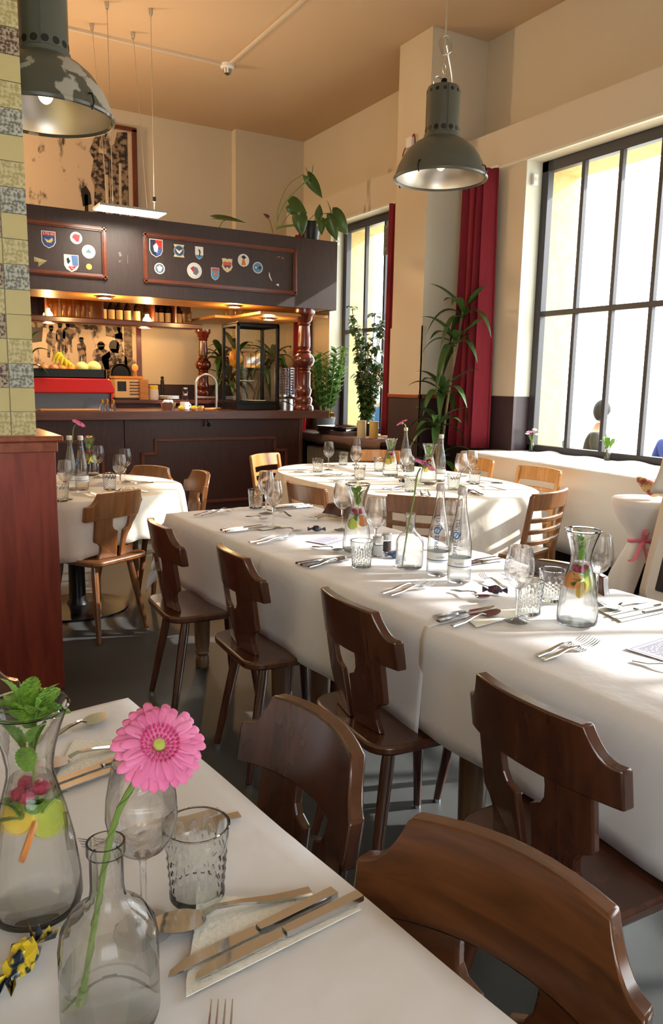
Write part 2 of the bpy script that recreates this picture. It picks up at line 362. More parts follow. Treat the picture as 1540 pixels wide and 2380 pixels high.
for ci, seq in enumerate((seqR, seqL, seqM)):
    for ri, ch in enumerate(seq[:22]):
        o = bpy.data.objects.new('tile', tme[ch]); C.objects.link(o); o.parent = pil
        o.location = (.579-.0965-ci*.0995, 3.4635+random.uniform(-.0006,.0006), 1.144+ri*.0985)
# outside
gr = MB().bx(5.45, 60, -30, 45, -.3, -.05).build('ground', pm('terrace_paving', S(214,208,196), .9, noise=(.6, S(200,194,182), .3)), smooth=False); struct(gr)
# ================================================================ the bar
def bbox(name, mat, *b, parent=None, bevel=.003): return MB().bx(*b).build(name, mat, parent, smooth=False, bevel=bevel)
bar = thing('bar_counter', 'dark veneered bar counter with stepped red-brown mouldings on its front', 'bar counter', (2, 8.1, 0))
def bp(name, mat, *b, parent=None, bevel=.003):
    x0,x1,y0,y1,z0,z1 = b; return bbox(name, mat, x0-2,x1-2,y0-8.1,y1-8.1,z0,z1, parent=parent or bar, bevel=bevel)
body = bp('front_panel', M_BARDK, 2.148, 4.134, 7.82, 8.4, .0, .985)
body2 = bp('front_panel', M_BARDK, -.3, 2.142, 7.82, 8.4, .0, .985)
bp('end_post', M_CTOP, 4.134, 4.178, 7.815, 8.4, 0, .985)
bp('worktop', M_CTOP, -.3, 4.46, 7.7, 8.45, .985, 1.072, bevel=.006)
bp('base_rail', M_MOULD, -.3, 4.134, 7.80, 7.82, .085, .115)
bp('plinth', M_BARDK, -.3, 4.134, 7.81, 7.82, 0, .085)
def mould(pts, y, parent, ox, oy, w=.034, d=.022):
    for (xa,za),(xb,zb) in zip(pts, pts[1:]):
        mb = MB()
        for ww, dd in ((w, d*.6), (w*.55, d)):
            if abs(xa-xb) < 1e-6: mb.bx(xa-ww/2, xa+ww/2, y-dd, y, min(za,zb)-w/2, max(za,zb)+w/2)
            else: mb.bx(min(xa,xb)-w/2, max(xa,xb)+w/2, y-dd, y, za-ww/2, za+ww/2)
        mb.v = [(a-ox,b-oy,c) for a,b,c in mb.v]; mb.build('moulding', M_MOULD, parent, smooth=False, bevel=.003)
for dx in (0, -2.05):
    mould([(2.322+dx,.1),(2.322+dx,.63),(2.464+dx,.63),(2.464+dx,.77),(3.827+dx,.77),(3.827+dx,.63),(3.968+dx,.63),(3.968+dx,.1)], 7.82, bar, 2, 8.1)
hk = MB().tube([(3.02,7.76,.985),(3.02,7.76,.95),(3.02,7.75,.93)], .012, 8); hk.ball((3.02,7.745,.925), .02)
hk.v = [(a-2,b-8.1,c) for a,b,c in hk.v]; hk.build('hook', M_BLKM, bar)
br = MB().tube([(4.4,7.8,1.02),(4.52,7.8,1.02)], .026, 12); br.tube([(4.52,7.8,1.02),(4.56,7.8,1.02)], .034, 12); br.v = [(a-2,b-8.1,c) for a,b,c in br.v]; br.build('brass_rail_end', M_GOLDP, bar)
# turned posts
def post(label, loc, h):
    t = thing('turned_post', label, 'post', loc)
    k = h/1.1
    pr = [(.115,0),(.12,.02),(.115,.05),(.095,.07),(.1,.09),(.105,.12),(.095,.15),(.08,.16),(.092,.2),(.095,.23),(.083,.25),(.078,.27),(.078,.40),(.085,.42),(.07,.44),(.085,.455),(.075,.47),(.11,.50),(.123,.54),(.123,.56),(.11,.60),(.075,.63),(.085,.645),(.07,.66),(.06,.665),(.072,.7),(.07,.8),(.06,.92),(.075,.94),(.065,.955),(.085,.98),(.095,1.02),(.115,1.04),(.12,1.065),(.12,1.1)]
    a = MB().lathe([(r*min(1,k*1.02), z*k) for r, z in pr[:14]], 24).build('base', M_POST, t)
    MB().lathe([(r*min(1,k*1.02), z*k) for r, z in pr[13:26]], 24).build('ball', M_POST, t)
    MB().lathe([(r*min(1,k*1.02), z*k) for r, z in pr[25:]], 24).build('shaft', M_POST, t)
    return t
post('turned mahogany post on the near right end of the counter', (4.19, 7.83, 1.072), 1.113)
post('turned mahogany post standing behind the arched tap', (3.5, 9.15, 1.15), .85)
# canopy
can = thing('bar_canopy', 'dark panelled canopy over the bar with framed sticker panels', 'canopy', (2, 7.72, 2.185))
def cp(name, mat, *b, bevel=.003, parent=None):
    x0,x1,y0,y1,z0,z1 = b; return bbox(name, mat, x0-2,x1-2,y0-7.72,y1-7.72,z0-2.185,z1-2.185, parent=parent or can, bevel=bevel)
cp('fascia', M_FASC, -.3, 4.525, 7.70, 7.74, 2.185, 2.92)
cp('side_fascia', M_FASC, 4.49, 4.525, 7.74, 9.3, 2.185, 2.92)
cp('top_board', M_BARDK, -.3, 4.49, 7.74, 9.3, 2.86, 2.88)
cp('soffit', M_SHELF, -.3, 4.49, 7.74, 8.55, 2.195, 2.215)
cp('return_soffit', M_SHELF, 3.42, 4.45, 8.55, 9.4, 2.10, 2.13)
cp('return_soffit', M_SHELF, 3.62, 4.45, 7.76, 8.55, 2.10, 2.13)
def cmould(pts):
    mb_pts = [(x, z) for x, z in pts]
    for (xa,za),(xb,zb) in zip(mb_pts, mb_pts[1:]):
        mb = MB(); w, d = .045, .024
        for ww, dd in ((w, d*.6), (w*.5, d)):
            if abs(xa-xb) < 1e-6: mb.bx(xa-ww/2-2, xa+ww/2-2, -.02-dd, -.02, min(za,zb)-w/2-2.185, max(za,zb)+w/2-2.185)
            else: mb.bx(min(xa,xb)-w/2-2, max(xa,xb)+w/2-2, -.02-dd, -.02, za-ww/2-2.185, za+ww/2-2.185)
        mb.build('moulding', M_MOULD, can, smooth=False, bevel=.003)
cmould([(2.36,2.335),(2.36,2.77),(3.995,2.77),(3.995,2.335),(2.36,2.335)])
cmould([(.35,2.335),(.35,2.77),(1.965,2.77),(1.965,2.335),(.35,2.335)])
# hanging back shelf
sh = thing('bottle_shelf', 'long wooden back-bar shelf holding glasses and bottles', 'shelf', (2.2, 9.2, 2.0))
def sp(name, mat, *b, bevel=.003):
    x0,x1,y0,y1,z0,z1 = b; return bbox(name, mat, x0-2.2,x1-2.2,y0-9.2,y1-9.2,z0-2.0,z1-2.0, parent=sh, bevel=bevel)
sp('board', M_SHELFD, .3, 3.44, 9.02, 9.4, 2.0, 2.03); sp('front_rail', M_SHELFD, .3, 3.44, 8.99, 9.02, 1.985, 2.05, bevel=.01)
sp('back_panel', M_SHELFD, .3, 3.44, 9.4, 9.42, 2.0, 2.86); sp('valance', M_SHELF, .3, 3.44, 8.96, 8.99, 2.275, 2.335)
for x in (1.66, 2.27, 2.86, 3.12): sp('divider', M_SHELFD, x-.012, x+.012, 9.03, 9.4, 2.03, 2.34)
sp('upper_board', M_SHELFD, .3, 3.44, 8.99, 9.4, 2.335, 2.36)
# spots
def spot(label, x, y, z, e=5.0):
    t = thing('downlight', label, 'lamp', (x, y, z))
    MB().lathe([(.085,0),(.085,-.02),(.07,-.022)], 24).build('ring', M_SHELFD, t)
    MB().lathe([(.066,-.0215),(.01,-.026)], 24).build('disc', E_SPOT, t)
    lamp('bulb_light', (0,0,-.07), 'POINT', e*.3, (1,.58,.22), .04, None, None, t)
spot('round downlight in the soffit above the red coffee machine', 2.04, 8.02, 2.195, 70)
spot('round downlight in the soffit above the glass display case', 3.43, 8.02, 2.195, 55)
spot('round downlight nearest the right turned post', 3.93, 8.2, 2.10, 45)
spot('round downlight under the shelf above the old street photograph', 1.7, 9.12, 2.0, 26)
spot('round downlight under the shelf beside the frying pan', 2.77, 9.12, 2.0, 32)
# back counter
bc = thing('back_counter', 'dark wooden back counter behind the bar', 'counter', (2.2, 9.25, 0))
bbox('cabinet', M_BARDK, -1.9, 1.75, -.27, .43, 0, 1.11, parent=bc); bbox('worktop', M_SHELFD, -1.92, 1.77, -.3, .43, 1.11, 1.15, parent=bc)
# ---- things on the shelf
M_AMBER = thin_glass('amber_lit_glass', (.98,.86,.62,1), .9, .2)
M_BOTL = pm('dark_bottle', S(26,16,12), .2, coat=.3); M_TAN = pm('tan_label', S(206,176,126), .6)
def shelf_glass(x, y, z, h, r):
    return MB().lathe([(r*.8,0),(r*.82,.004),(r,h),(r*.96,h),(r*.78,.012),(.003,.012)], 14, (0,0,0)).build('highball_glass', M_AMBER, None, (x,y,z))
gi = 0
rows = [(1.72+.075*i, 9.15+.06*(i%2)) for i in range(7)]
names = ['first','second','third','fourth','fifth','sixth','seventh']
for i, (x, y) in enumerate(rows):
    o = shelf_glass(x, y, 2.03, .225, .034); tag(o, '%s tall glass from the left, left of the bottles on the bar shelf' % names[i], 'glass', 'tall glasses on the back shelf')
for i in range(6):
    o = shelf_glass(3.17+.075*(i%3), 9.12+.08*(i//3), 2.03, .17, .03); tag(o, '%s short glass beside the last bottle, right end of shelf' % names[i], 'glass', 'short glasses on the back shelf')
for i in range(5):
    o = shelf_glass(3.72+.08*i, 8.95-.09*i, 2.13, .12, .03); tag(o, '%s small glass on the raised return shelf above the display case' % names[i], 'glass', 'small glasses on the return shelf')
def shelf_bottle(x, label):
    t = thing('wine_bottle', label, 'bottle', (x, 9.16, 2.03), 0, 'bottles on the back shelf')
    MB().lathe([(.036,0),(.038,.01),(.038,.16),(.03,.19),(.014,.215),(.013,.25),(.016,.255),(.016,.265)], 16).build('body', M_BOTL, t)
    MB().lathe([(.0385,.03),(.0385,.135)], 16, cap=False).build('label', M_TAN, t)
for i, x in enumerate((2.31, 2.40, 2.49, 2.585, 2.695)): shelf_bottle(x, '%s dark bottle of five left of the glowing lamp on the shelf' % names[i])
for i, x in enumerate((2.905, 2.98, 3.07)): shelf_bottle(x, '%s dark bottle of three right of the glowing lamp on the shelf' % names[i])
shelf_bottle(3.20, 'dark bottle alone in the last shelf bay beside the short glasses')
def oil_lamp(x, label):
    t = thing('oil_lamp', label, 'lamp', (x, 9.08, 2.03))
    MB().lathe([(.05,0),(.055,.02),(.045,.05),(.022,.08),(.022,.1)], 16).build('glass_base', emis('lamp_glow_%d' % int(x*100), (1,.72,.34,1), 9), t)
    MB().lathe([(.052,.1),(.054,.103),(.04,.17),(.038,.17)], 16, cap=False).build('shade', M_AMBER, t)
    lamp('flame', (0,-.06,.06), 'POINT', 7, (1,.55,.2), .03, None, None, t)
oil_lamp(1.69, 'glowing little oil lamp on the shelf beside the tiled pillar'); oil_lamp(2.79, 'glowing little oil lamp between the two groups of bottles')
# ---- red coffee machine with fruit tray
cm = thing('coffee_machine', 'red coffee machine with black tray top on the bar', 'coffee machine', (1.7, 8.2, 1.072))
def cmb(mb, name, m, **k): mb.v = [(a-1.7,b-8.2,c-1.072) for a,b,c in mb.v]; return mb.build(name, m, cm, **k)
cmb(MB().prism([(1.2,1.24),(2.12,1.24),(2.125,1.275),(2.09,1.365),(2.06,1.385),(1.2,1.385)], lambda x,z:(x,8.05,z), lambda x,z:(x,8.42,z)), 'red_hood', M_RED, smooth=False, bevel=.01)
cmb(MB().bx(1.2,2.085,8.10,8.42,1.085,1.24), 'steel_front', pm('machine_steel', S(104,108,116), .3, .5), smooth=False, bevel=.004)
cmb(MB().bx(2.085,2.105,8.06,8.42,1.085,1.24), 'side_panel', M_RED, smooth=False, bevel=.004)
cmb(MB().bx(1.2,2.1,8.0,8.42,1.072,1.085), 'drip_tray', M_STEELB, smooth=False)
tr = MB()
for a in ((1.2,2.04,8.06,8.075),(1.2,2.04,8.405,8.42),(1.2,1.215,8.06,8.42),(2.025,2.04,8.06,8.42)): tr.bx(*a,1.385,1.475)
tr.bx(1.2,2.04,8.06,8.42,1.385,1.395); cmb(tr, 'fruit_tray', M_BLACK, smooth=False)
M_MEL = pm('pale_melon', S(236,226,120), .5, noise=(8, S(244,238,180), .3)); M_APP = pm('orange_skin', S(226,142,60), .5, bump=(90,.3)); M_PLUM = pm('rosy_apple', S(196,120,80), .35, noise=(6, S(214,160,104), .3))
for i, (x, r, m, nm, lb) in enumerate(((1.825,.065,M_MEL,'melon','pale yellow melon on the fruit tray, left of two'),(1.945,.07,M_MEL,'melon','pale yellow melon at the right end of the fruit tray'),(1.455,.05,M_PLUM,'apple','rosy apple at the left end of the fruit tray'),(1.55,.05,M_PLUM,'apple','rosy apple second from left on the fruit tray'),(1.63,.045,M_APP,'orange','small orange in the middle of the fruit tray'),(1.72,.042,M_APP,'orange','small orange beside the melons on the fruit tray'))):
    t = thing(nm, lb, 'fruit', (x, 8.15, 1.395)); MB().ball((0,0,r+.03), (r,r,r*.95), 10, 14, .03, i).build('flesh', m, t); MB().tube([(0,0,2*r+.02),(.005,0,2*r+.04)], .004, 6).build('stem', M_STEM, t)
M_BAN = pm('banana_skin', S(226,204,50), .5, noise=(8, S(190,190,60), .3))
t = thing('banana_bunch', 'bunch of yellow-green bananas heaped on the fruit tray', 'bananas', (1.66, 8.26, 1.395))
for i in range(6):
    a = -1.1+i*.42
    MB().tube([(.10*math.sin(a)*s*1.3, -.05-.03*s, .13+.10*(1-(s*1.5-.6)**2)-.02*i%2) for s in (0,.25,.5,.75,1)], [.012,.022,.025,.022,.008], 8).build('banana', M_BAN, t)
MB().tube([(0,-.05,.2),(0,-.04,.26)], [.015,.008], 6).build('stalk', M_STEM, t)
# leafy plant half hidden by the pillar
def blade(path, width, fold=.25, prof=None, n=None):
    """leaf blade along a path; width profile, slightly folded"""
    pts = [Vector(p) for p in path]; m = len(pts); mb = MB(); vs = []
    for i, p in enumerate(pts):
        t = (pts[min(i+1,m-1)]-pts[max(i-1,0)]).normalized(); s = t.cross(Vector((0,0,1)))
        if s.length < .05: s = t.cross(Vector((.3,1,0)))
        s.normalize(); up = s.cross(t)
        q = i/(m-1); w = width*(prof(q) if prof else math.sin(PI*min(1,q*.93+.07))**.7)
        vs += [p-s*w+up*w*fold, p, p+s*w+up*w*fold]
    fs = [(i*3+k,(i+1)*3+k,(i+1)*3+k+1,i*3+k+1) for i in range(m-1) for k in range(2)]
    return mb.add(vs, fs)
t = thing('leafy_plant', 'broad-leaved plant peeping out beside the tiled pillar on the bar', 'plant', (1.32, 8.12, 1.485))
for a, b, c in (((0,0,.0),(.02,0,.25),(.2,-.05,.15)),((0,0,.0),(.0,0,.35),(.12,-.06,.34)),((0,-.05,-.0),(.06,-.1,.06),(.16,-.12,-.08))):
    blade(bez(a,b,c,9), .045).build('leaf', M_LEAF2, t, solid=.001)
# ---- things on the worktop
ZT = 1.072
def cyl_thing(name, label, cat, loc, prof, m, part='body', group=None, n=18):
    t = thing(name, label, cat, loc, 0, group); MB().lathe(prof, n).build(part, m, t); return t
tg = tag(MB().bx(-.28,.28,-.09,.09,0,.018).build('wooden_tray', M_SHELF, None, (1.62,7.84,ZT), smooth=False, bevel=.006), 'flat wooden tray on the bar in front of the coffee machine', 'tray')
for i, x in enumerate((1.85, 1.905, 1.96)):
    t = cyl_thing('salt_shaker', '%s of three small glass shakers beside the wooden tray' % ('left','middle','right')[i], 'shaker', (x+.09, 7.85+.02*(i%2), ZT), [(.02,0),(.024,.01),(.022,.07),(.014,.08)], M_GLASS, group='shakers on the bar'); MB().lathe([(.016,.075),(.016,.1),(.008,.112)], 14).build('cap', M_GOLDP, t)
t = thing('sugar_caddy', 'steel caddy of white sachets on the bar', 'caddy', (2.66, 7.98, ZT)); MB().lathe([(.06,0),(.085,.08),(.08,.08),(.055,.008),(.003,.008)], 20).build('bowl', M_STEEL, t)
for i in range(3): MB().ball((-.03+.03*i,.01*(i%2),.085), .024).build('egg', M_LABELW, t)
t = cyl_thing('creamer', 'white milk jug on the bar right of the caddy', 'jug', (2.84, 7.98, ZT), [(.04,0),(.05,.01),(.048,.085),(.043,.085),(.042,.01),(.003,.01)], M_LABELW); MB().tube(bez((.045,0,.07),(.09,0,.05),(.047,0,.02)), .006, 8).build('handle', M_LABELW, t)
for i, x in enumerate((2.76, 2.9)):
    t = thing('lemon', '%s lemon lying on the bar by the milk jug' % ('left','right')[i], 'lemon', (x, 7.86, ZT)); MB().ball((0,0,.026), (.036,.026,.026)).build('flesh', M_LEMON, t); MB().ball((.036,0,.026), .007).build('tip', M_LEMON, t)
t = cyl_thing('wooden_cup', 'pale wooden cup beside the foot of the tap', 'cup', (2.985, 7.88, ZT), [(.026,0),(.03,.05),(.026,.05),(.022,.006),(.003,.006)], M_SHELF); MB().lathe([(.031,.03),(.0315,.04)], 18, cap=False).build('band', M_TAN, t)
for i, (x, a) in enumerate(((3.1,.1),(3.14,.35),(3.2,-.1))):
    t = thing('kitchen_knife', '%s of three wooden-handled tools lying right of the tap' % ('left','middle','right')[i], 'knife', (x, 7.86+.03*i, ZT), a, 'wooden tools on the bar'); MB().bx(-.09,.02,-.012,.012,.006,.028).build('handle', M_SHELF, t, bevel=.005); MB().bx(.02,.12,-.012,.012,.012,.016).build('blade', M_BLKM, t)
t = thing('tap', 'tall arched steel tap rising from the bar sink', 'tap', (3.17, 8.2, ZT))
MB().tube([(-.12,0,0),(-.12,0,.26)]+[(-.12*math.cos(a),0,.26+.12*math.sin(a)) for a in [PI*i/12 for i in range(1,12)]]+[(.12,0,.26),(.12,0,.0)], .016, 10).build('spout', M_STEELB, t)
MB().tube([(-.12,0,.13),(.1,0,.13)], .012, 8).build('lever', M_STEELB, t)
# ---- display case
dc = thing('display_case', 'black-framed glass display case on the bar', 'display case', (3.68, 8.15, ZT))
fr = MB()
for sx in (-.24,.24):
    for sy in (-.2,.2): fr.bx(sx-.018,sx+.018,sy-.018,sy+.018,.08,.93)
for z in (.08,.915):
    for sy in (-.2,.2): fr.bx(-.25,.25,sy-.018,sy+.018,z-.015,z+.015)
    for sx in (-.24,.24): fr.bx(sx-.018,sx+.018,-.2,.2,z-.015,z+.015)
fr.build('frame', M_BLKM, dc, smooth=False, bevel=.004); MB().bx(-.255,.255,-.215,.215,0,.08).build('base', M_BLKM, dc, smooth=False, bevel=.006); MB().bx(-.255,.255,-.215,.215,.93,.95).build('roof', M_BLKM, dc, smooth=False, bevel=.006)
for y in (-.2,.2): MB().add([(-.222,y,.095),(.222,y,.095),(.222,y,.9),(-.222,y,.9)], [(0,1,2,3)]).build('pane', M_DISH, dc)
for x in (-.24,.24): MB().add([(x,-.182,.095),(x,.182,.095),(x,.182,.9),(x,-.182,.9)], [(0,1,2,3)]).build('pane', M_DISH, dc)
for z in (.3,.46,.68): MB().bx(-.22,.22,-.18,.18,z,z+.006).build('glass_shelf', M_DISH, dc, smooth=False)
t = tag(MB().ball((0,0,.105),(.075,.07,.10),10,14,.25,5).build('snack_bag', pm('yellow_bag', S(232,176,30), .35, noise=(16, S(206,110,24), .1)), None, (3.52,8.2,ZT+.466)), 'puffed yellow snack bag on a shelf in the display case', 'bag')
for i, x in enumerate((3.66, 3.72, 3.78)):
    t = thing('snack_carton', '%s of three cream and orange cartons in the display case' % ('left','middle','right')[i], 'carton', (x, 8.2, ZT+.466), 0, 'cartons in the case'); MB().bx(-.025,.025,-.04,.04,0,.17).build('box', pm('carton_%d' % i, S(226,170,100), .6), t, smooth=False); MB().bx(-.0252,.0252,-.0405,-.04,.05,.12).build('print', M_LABELW, t, smooth=False)
for i, (x, z) in enumerate(((3.6,.306),(3.74,.086))):
    tag(MB().lathe([(.05,0),(.11,.015),(.108,.019),(.05,.006),(.003,.006)], 24).build('cake_plate', M_LABELW, None, (x,8.12,ZT+z)), ('small white plate on the lower glass shelf of the case','white plate on the floor of the display case')[i], 'plate')
t = thing('juice_press', 'steel appliance with a round wire basket beside the display case', 'appliance', (4.10, 8.12, ZT))
MB().lathe([(.1,.0),(.1,.12),(.09,.13)], 24).build('motor_base', M_STEELB, t, smooth=True); MB().lathe([(.125,.15),(.125,.17),(.11,.175)], 28).build('tray_ring', M_STEEL, t)
wb_ = MB()
for k in range(30): a = 2*PI*k/30; wb_.tube([(.118*math.cos(a),.118*math.sin(a),.17),(.118*math.cos(a),.118*math.sin(a),.47)], .0035, 5)
for z in [.17+.03*i for i in range(11)]: wb_.tube([(.118*math.cos(2*PI*k/24),.118*math.sin(2*PI*k/24),z) for k in range(24)], .0035, 5, loop=True)
stuff(wb_.build('wire_basket', M_STEEL, t)); MB().tube(bez((-.08,-.1,.1),(-.0,-.16,.08),(.09,-.1,.02)), .006, 6).build('cable', M_BLACK, t)
# ---- things on the back counter
ZB = 1.15
t = thing('toaster', 'cream toaster with slotted front on the back counter', 'toaster', (2.54, 9.12, ZB)); MB().bx(-.16,.16,-.1,.1,.02,.24).build('body', pm('cream_enamel', S(226,196,140), .4), t, smooth=False, bevel=.01)
MB().bx(-.13,-.03,-.104,-.1,.1,.21).build('control_panel', M_BLACK, t, smooth=False)
for i in range(5): MB().bx(.01,.14,-.108,-.1,.06+.034*i,.072+.034*i).build('slat', M_SHELFD, t, smooth=False)
MB().bx(-.17,.17,-.11,.11,.24,.27).build('top_plate', pm('amber_top', S(226,150,50), .3), t, smooth=False, bevel=.005); MB().bx(-.15,.15,-.09,.09,0,.02).build('foot', M_BLACK, t, smooth=False)
t = thing('frying_pan', 'round frying pan leaning upright against the old photograph', 'pan', (2.6, 9.6, ZB)); MB().lathe([(.003,0),(.1,0),(.125,.03),(.12,.032),(.098,.006),(.003,.006)], 28).xf(Matrix.Translation((0,-.02,.30))@Matrix.Rotation(PI/2,4,'X')).build('dish', M_BLKM, t); MB().tube([(0,-.02,.42),(0,-.02,.48)], .018, 8).build('handle', M_BLACK, t); MB().bx(-.1,.1,-.04,.0,0,.19).build('stand', M_BLKM, t)
t = thing('wooden_block', 'tall pale wooden block on the back counter', 'block', (2.71, 9.02, ZB)); MB().bx(-.05,.05,-.04,.04,0,.235).build('block', M_SHELF, t, smooth=False, bevel=.004); MB().bx(-.03,.03,-.041,-.04,.03,.2).build('front', M_SHELF, t, smooth=False)
t = thing('wooden_spoon', 'round-headed wooden spoon standing behind the wooden block', 'spoon', (2.64, 9.1, ZB+.27)); MB().tube([(0,0,0),(0,0,.07)], .012, 8).build('handle', M_SHELF, t); MB().ball((0,0,.1), (.04,.02,.045)).build('bowl', pm('pale_spoon', S(240,196,110), .5), t)
t = cyl_thing('storage_jar', 'white jar with a yellow lid on the back counter', 'jar', (2.84, 9.05, ZB), [(.05,0),(.06,.02),(.055,.12),(.045,.13)], M_LABELW); MB().lathe([(.05,.125),(.052,.13),(.052,.165),(.045,.17)], 18).build('lid', M_LEMON, t)
for i in range(3):
    tag(MB().lathe([(.06,0),(.125,.018),(.122,.022),(.06,.006),(.003,.006)], 28).build('dinner_plate', M_LABELW, None, (3.03,9.07,ZB+.014*i)), ('bottom','middle','top')[i]+' plate of the small stack on the back counter', 'plate', 'stacked plates')
t = cyl_thing('pepper_mill', 'tall black pepper mill behind the stacked plates', 'mill', (3.03, 9.3, ZB), [(.025,0),(.028,.01),(.018,.1),(.022,.2),(.02,.24)], M_BLACK); MB().ball((0,0,.26), .02).build('knob', M_BLACK, t)
for i in range(2):
    t = cyl_thing('spice_jar', ('lower','upper')[i]+' glass spice jar stacked by the rear turned post', 'jar', (3.235, 9.07, ZB+.075*i), [(.035,0),(.037,.005),(.037,.055),(.03,.058)], M_GLASS); MB().lathe([(.036,.056),(.036,.074),(.02,.0745)], 18).build('lid', M_STEEL, t)
# ---- photo mural
pmat = bpy.data.materials.new('old_photograph'); pmat.use_nodes = True; nt = pmat.node_tree; pp = nt.nodes['Principled BSDF']; pp.inputs['Roughness'].default_value = .5
tc = nt.nodes.new('ShaderNodeTexCoord'); mp = nt.nodes.new('ShaderNodeMapping'); mp.inputs['Scale'].default_value = (1.6,1,.8); nt.links.new(tc.outputs['Object'], mp.inputs[0])
nn = nt.nodes.new('ShaderNodeTexNoise'); nn.inputs['Scale'].default_value = 3.4; nn.inputs['Detail'].default_value = 9; nn.inputs['Roughness'].default_value = .62; nt.links.new(mp.outputs[0], nn.inputs['Vector'])
rp = nt.nodes.new('ShaderNodeValToRGB'); e = rp.color_ramp.elements; e[0].position = .36; e[0].color = S(70,56,46); e[1].position = .44; e[1].color = S(204,182,154); nt.links.new(nn.outputs['Fac'], rp.inputs[0]); nt.links.new(rp.outputs[0], pp.inputs['Base Color'])
dk = pm('photo_dark', S(44,34,28), .5, noise=(16, S(150,128,104), .05)); dk2 = pm('photo_black', S(36,28,24), .5); mid = pm('photo_mid', S(120,98,78), .5, noise=(20, S(60,46,38), .06))
mu = thing('wall_photograph', 'huge old black and white street photograph in dark red frame', 'picture', (1.9, 9.675, 2.4))
MB().bx(-1.6,.93,0,.01,-1.05,1.87).build('print', pmat, mu, smooth=False)
MB().bx(.93,.99,-.02,.012,-1.05,1.9).build('frame', M_POST, mu, smooth=False, bevel=.004); MB().bx(-1.6,.99,-.02,.012,1.87,1.92).build('frame', M_POST, mu, smooth=False, bevel=.004)
def sil(pts, m, name='figure', d=.002): MB().prism(pts, lambda x,z:(x-1.9,-d,z-2.4), lambda x,z:(x-1.9,0,z-2.4)).build(name, m, mu, smooth=False)
# tall gabled house on the right of the print, street with people below
sil([(2.58,3.2),(2.78,3.2),(2.78,4.26),(2.66,4.24),(2.62,4.1),(2.56,4.05)], dk, 'house')
sil([(2.36,3.2),(2.56,3.2),(2.56,4.02),(2.52,4.2),(2.42,4.22),(2.38,4.1),(2.33,3.98),(2.38,3.9),(2.34,3.7),(2.38,3.6)], dk, 'house')
sil([(2.24,3.36),(2.34,3.4),(2.33,3.52),(2.28,3.6),(2.22,3.54)], dk2, 'lamp_post'); sil([(2.26,2.9),(2.3,2.9),(2.3,3.5),(2.26,3.5)], dk2, 'lamp_post')
sil([(2.44,3.98),(2.53,3.98),(2.53,4.14),(2.46,4.14)], pmat, 'gable', .003); sil([(2.5,3.3),(2.54,3.3),(2.54,3.75),(2.5,3.75)], pmat, 'gable', .003); sil([(2.66,3.3),(2.69,3.3),(2.7,3.9),(2.67,3.9)], pmat, 'gable', .003)
def man(x, z, h, hat=True, wide=1.0):
    w = h*.17*wide
    body = [(-w*.8,0),(-w*.25,0),(0,h*.36),(w*.3,0),(w*.85,0),(w*.75,h*.42),(w,h*.5),(w*.9,h*.74),(w*.3,h*.83),(w*.3,h*.88),(-w*.3,h*.88),(-w*.3,h*.83),(-w*.9,h*.74),(-w,h*.48),(-w*.7,h*.42)]
    rj = random.Random(int(x*100)); sil([(x+a+rj.uniform(-.012,.012),z+b+rj.uniform(-.01,.01)) for a,b in body], dk); 
    sil([(x+a*w*.42,z+h*.93+b*w*.5) for a,b in [(math.cos(2*PI*k/10),math.sin(2*PI*k/10)) for k in range(10)]], dk2, 'head')
    if hat: sil([(x-w*.7,z+h*.965),(x+w*.7,z+h*.965),(x+w*.4,z+h*.985),(x+w*.35,z+h*1.03),(x-w*.35,z+h*1.03),(x-w*.4,z+h*.985)], dk2, 'hat')
man(1.83,1.62,.36); man(1.93,1.66,.36); man(2.02,1.68,.36); man(2.17,1.56,.3,wide=1.2); man(2.4,1.5,.3,True,2.1); man(2.56,1.2,.62,False,1.5); man(2.62,1.7,.3)
sil([(1.6,1.78),(1.72,1.8),(1.74,1.96),(1.58,1.96)], dk2, 'motor_car'); sil([(1.56,1.96),(1.78,1.96),(1.78,2.02),(1.56,2.02)], dk, 'motor_car')
sil([(2.68,1.36),(2.78,1.36),(2.78,2.1),(2.68,2.1)], mid, 'doorway'); sil([(2.46,1.9),(2.66,1.86),(2.66,2.1),(2.46,2.1)], dk, 'trees'); sil([(2.0,1.98),(2.4,1.95),(2.42,2.1),(1.98,2.1)], dk, 'trees')
# ---- stickers on the fascia
YS = 7.6985
def cmat(c): 
    k = 'sticker_%d_%d_%d' % c
    return MATS.get(k) or pm(k, S(c), .4)
def poly_disc(r, n=24, sx=1, sz=1, ox=0, oz=0): return [(ox+r*sx*math.cos(2*PI*k/n), oz+r*sz*math.sin(2*PI*k/n)) for k in range(n)]
def shield(w, h): return [(-w,h),(w,h),(w,-h*.25),(w*.7,-h*.7),(0,-h),(-w*.7,-h*.7),(-w,-h*.25)]
def sticker(name, label, x, z, layers, rot=0):
    t = thing(name, label, 'sticker', (x, YS, z), 0, 'stickers on the canopy')
    for i, (pn, pts, c) in enumerate(layers):
        q = [(a*math.cos(rot)-b*math.sin(rot), a*math.sin(rot)+b*math.cos(rot)) for a, b in pts]
        MB().prism(q, lambda a,b:(a,-.0015-.0008*i,b), lambda a,b:(a,.001-.0002*i,b)).build(pn, cmat(c), t, smooth=False)
    return t
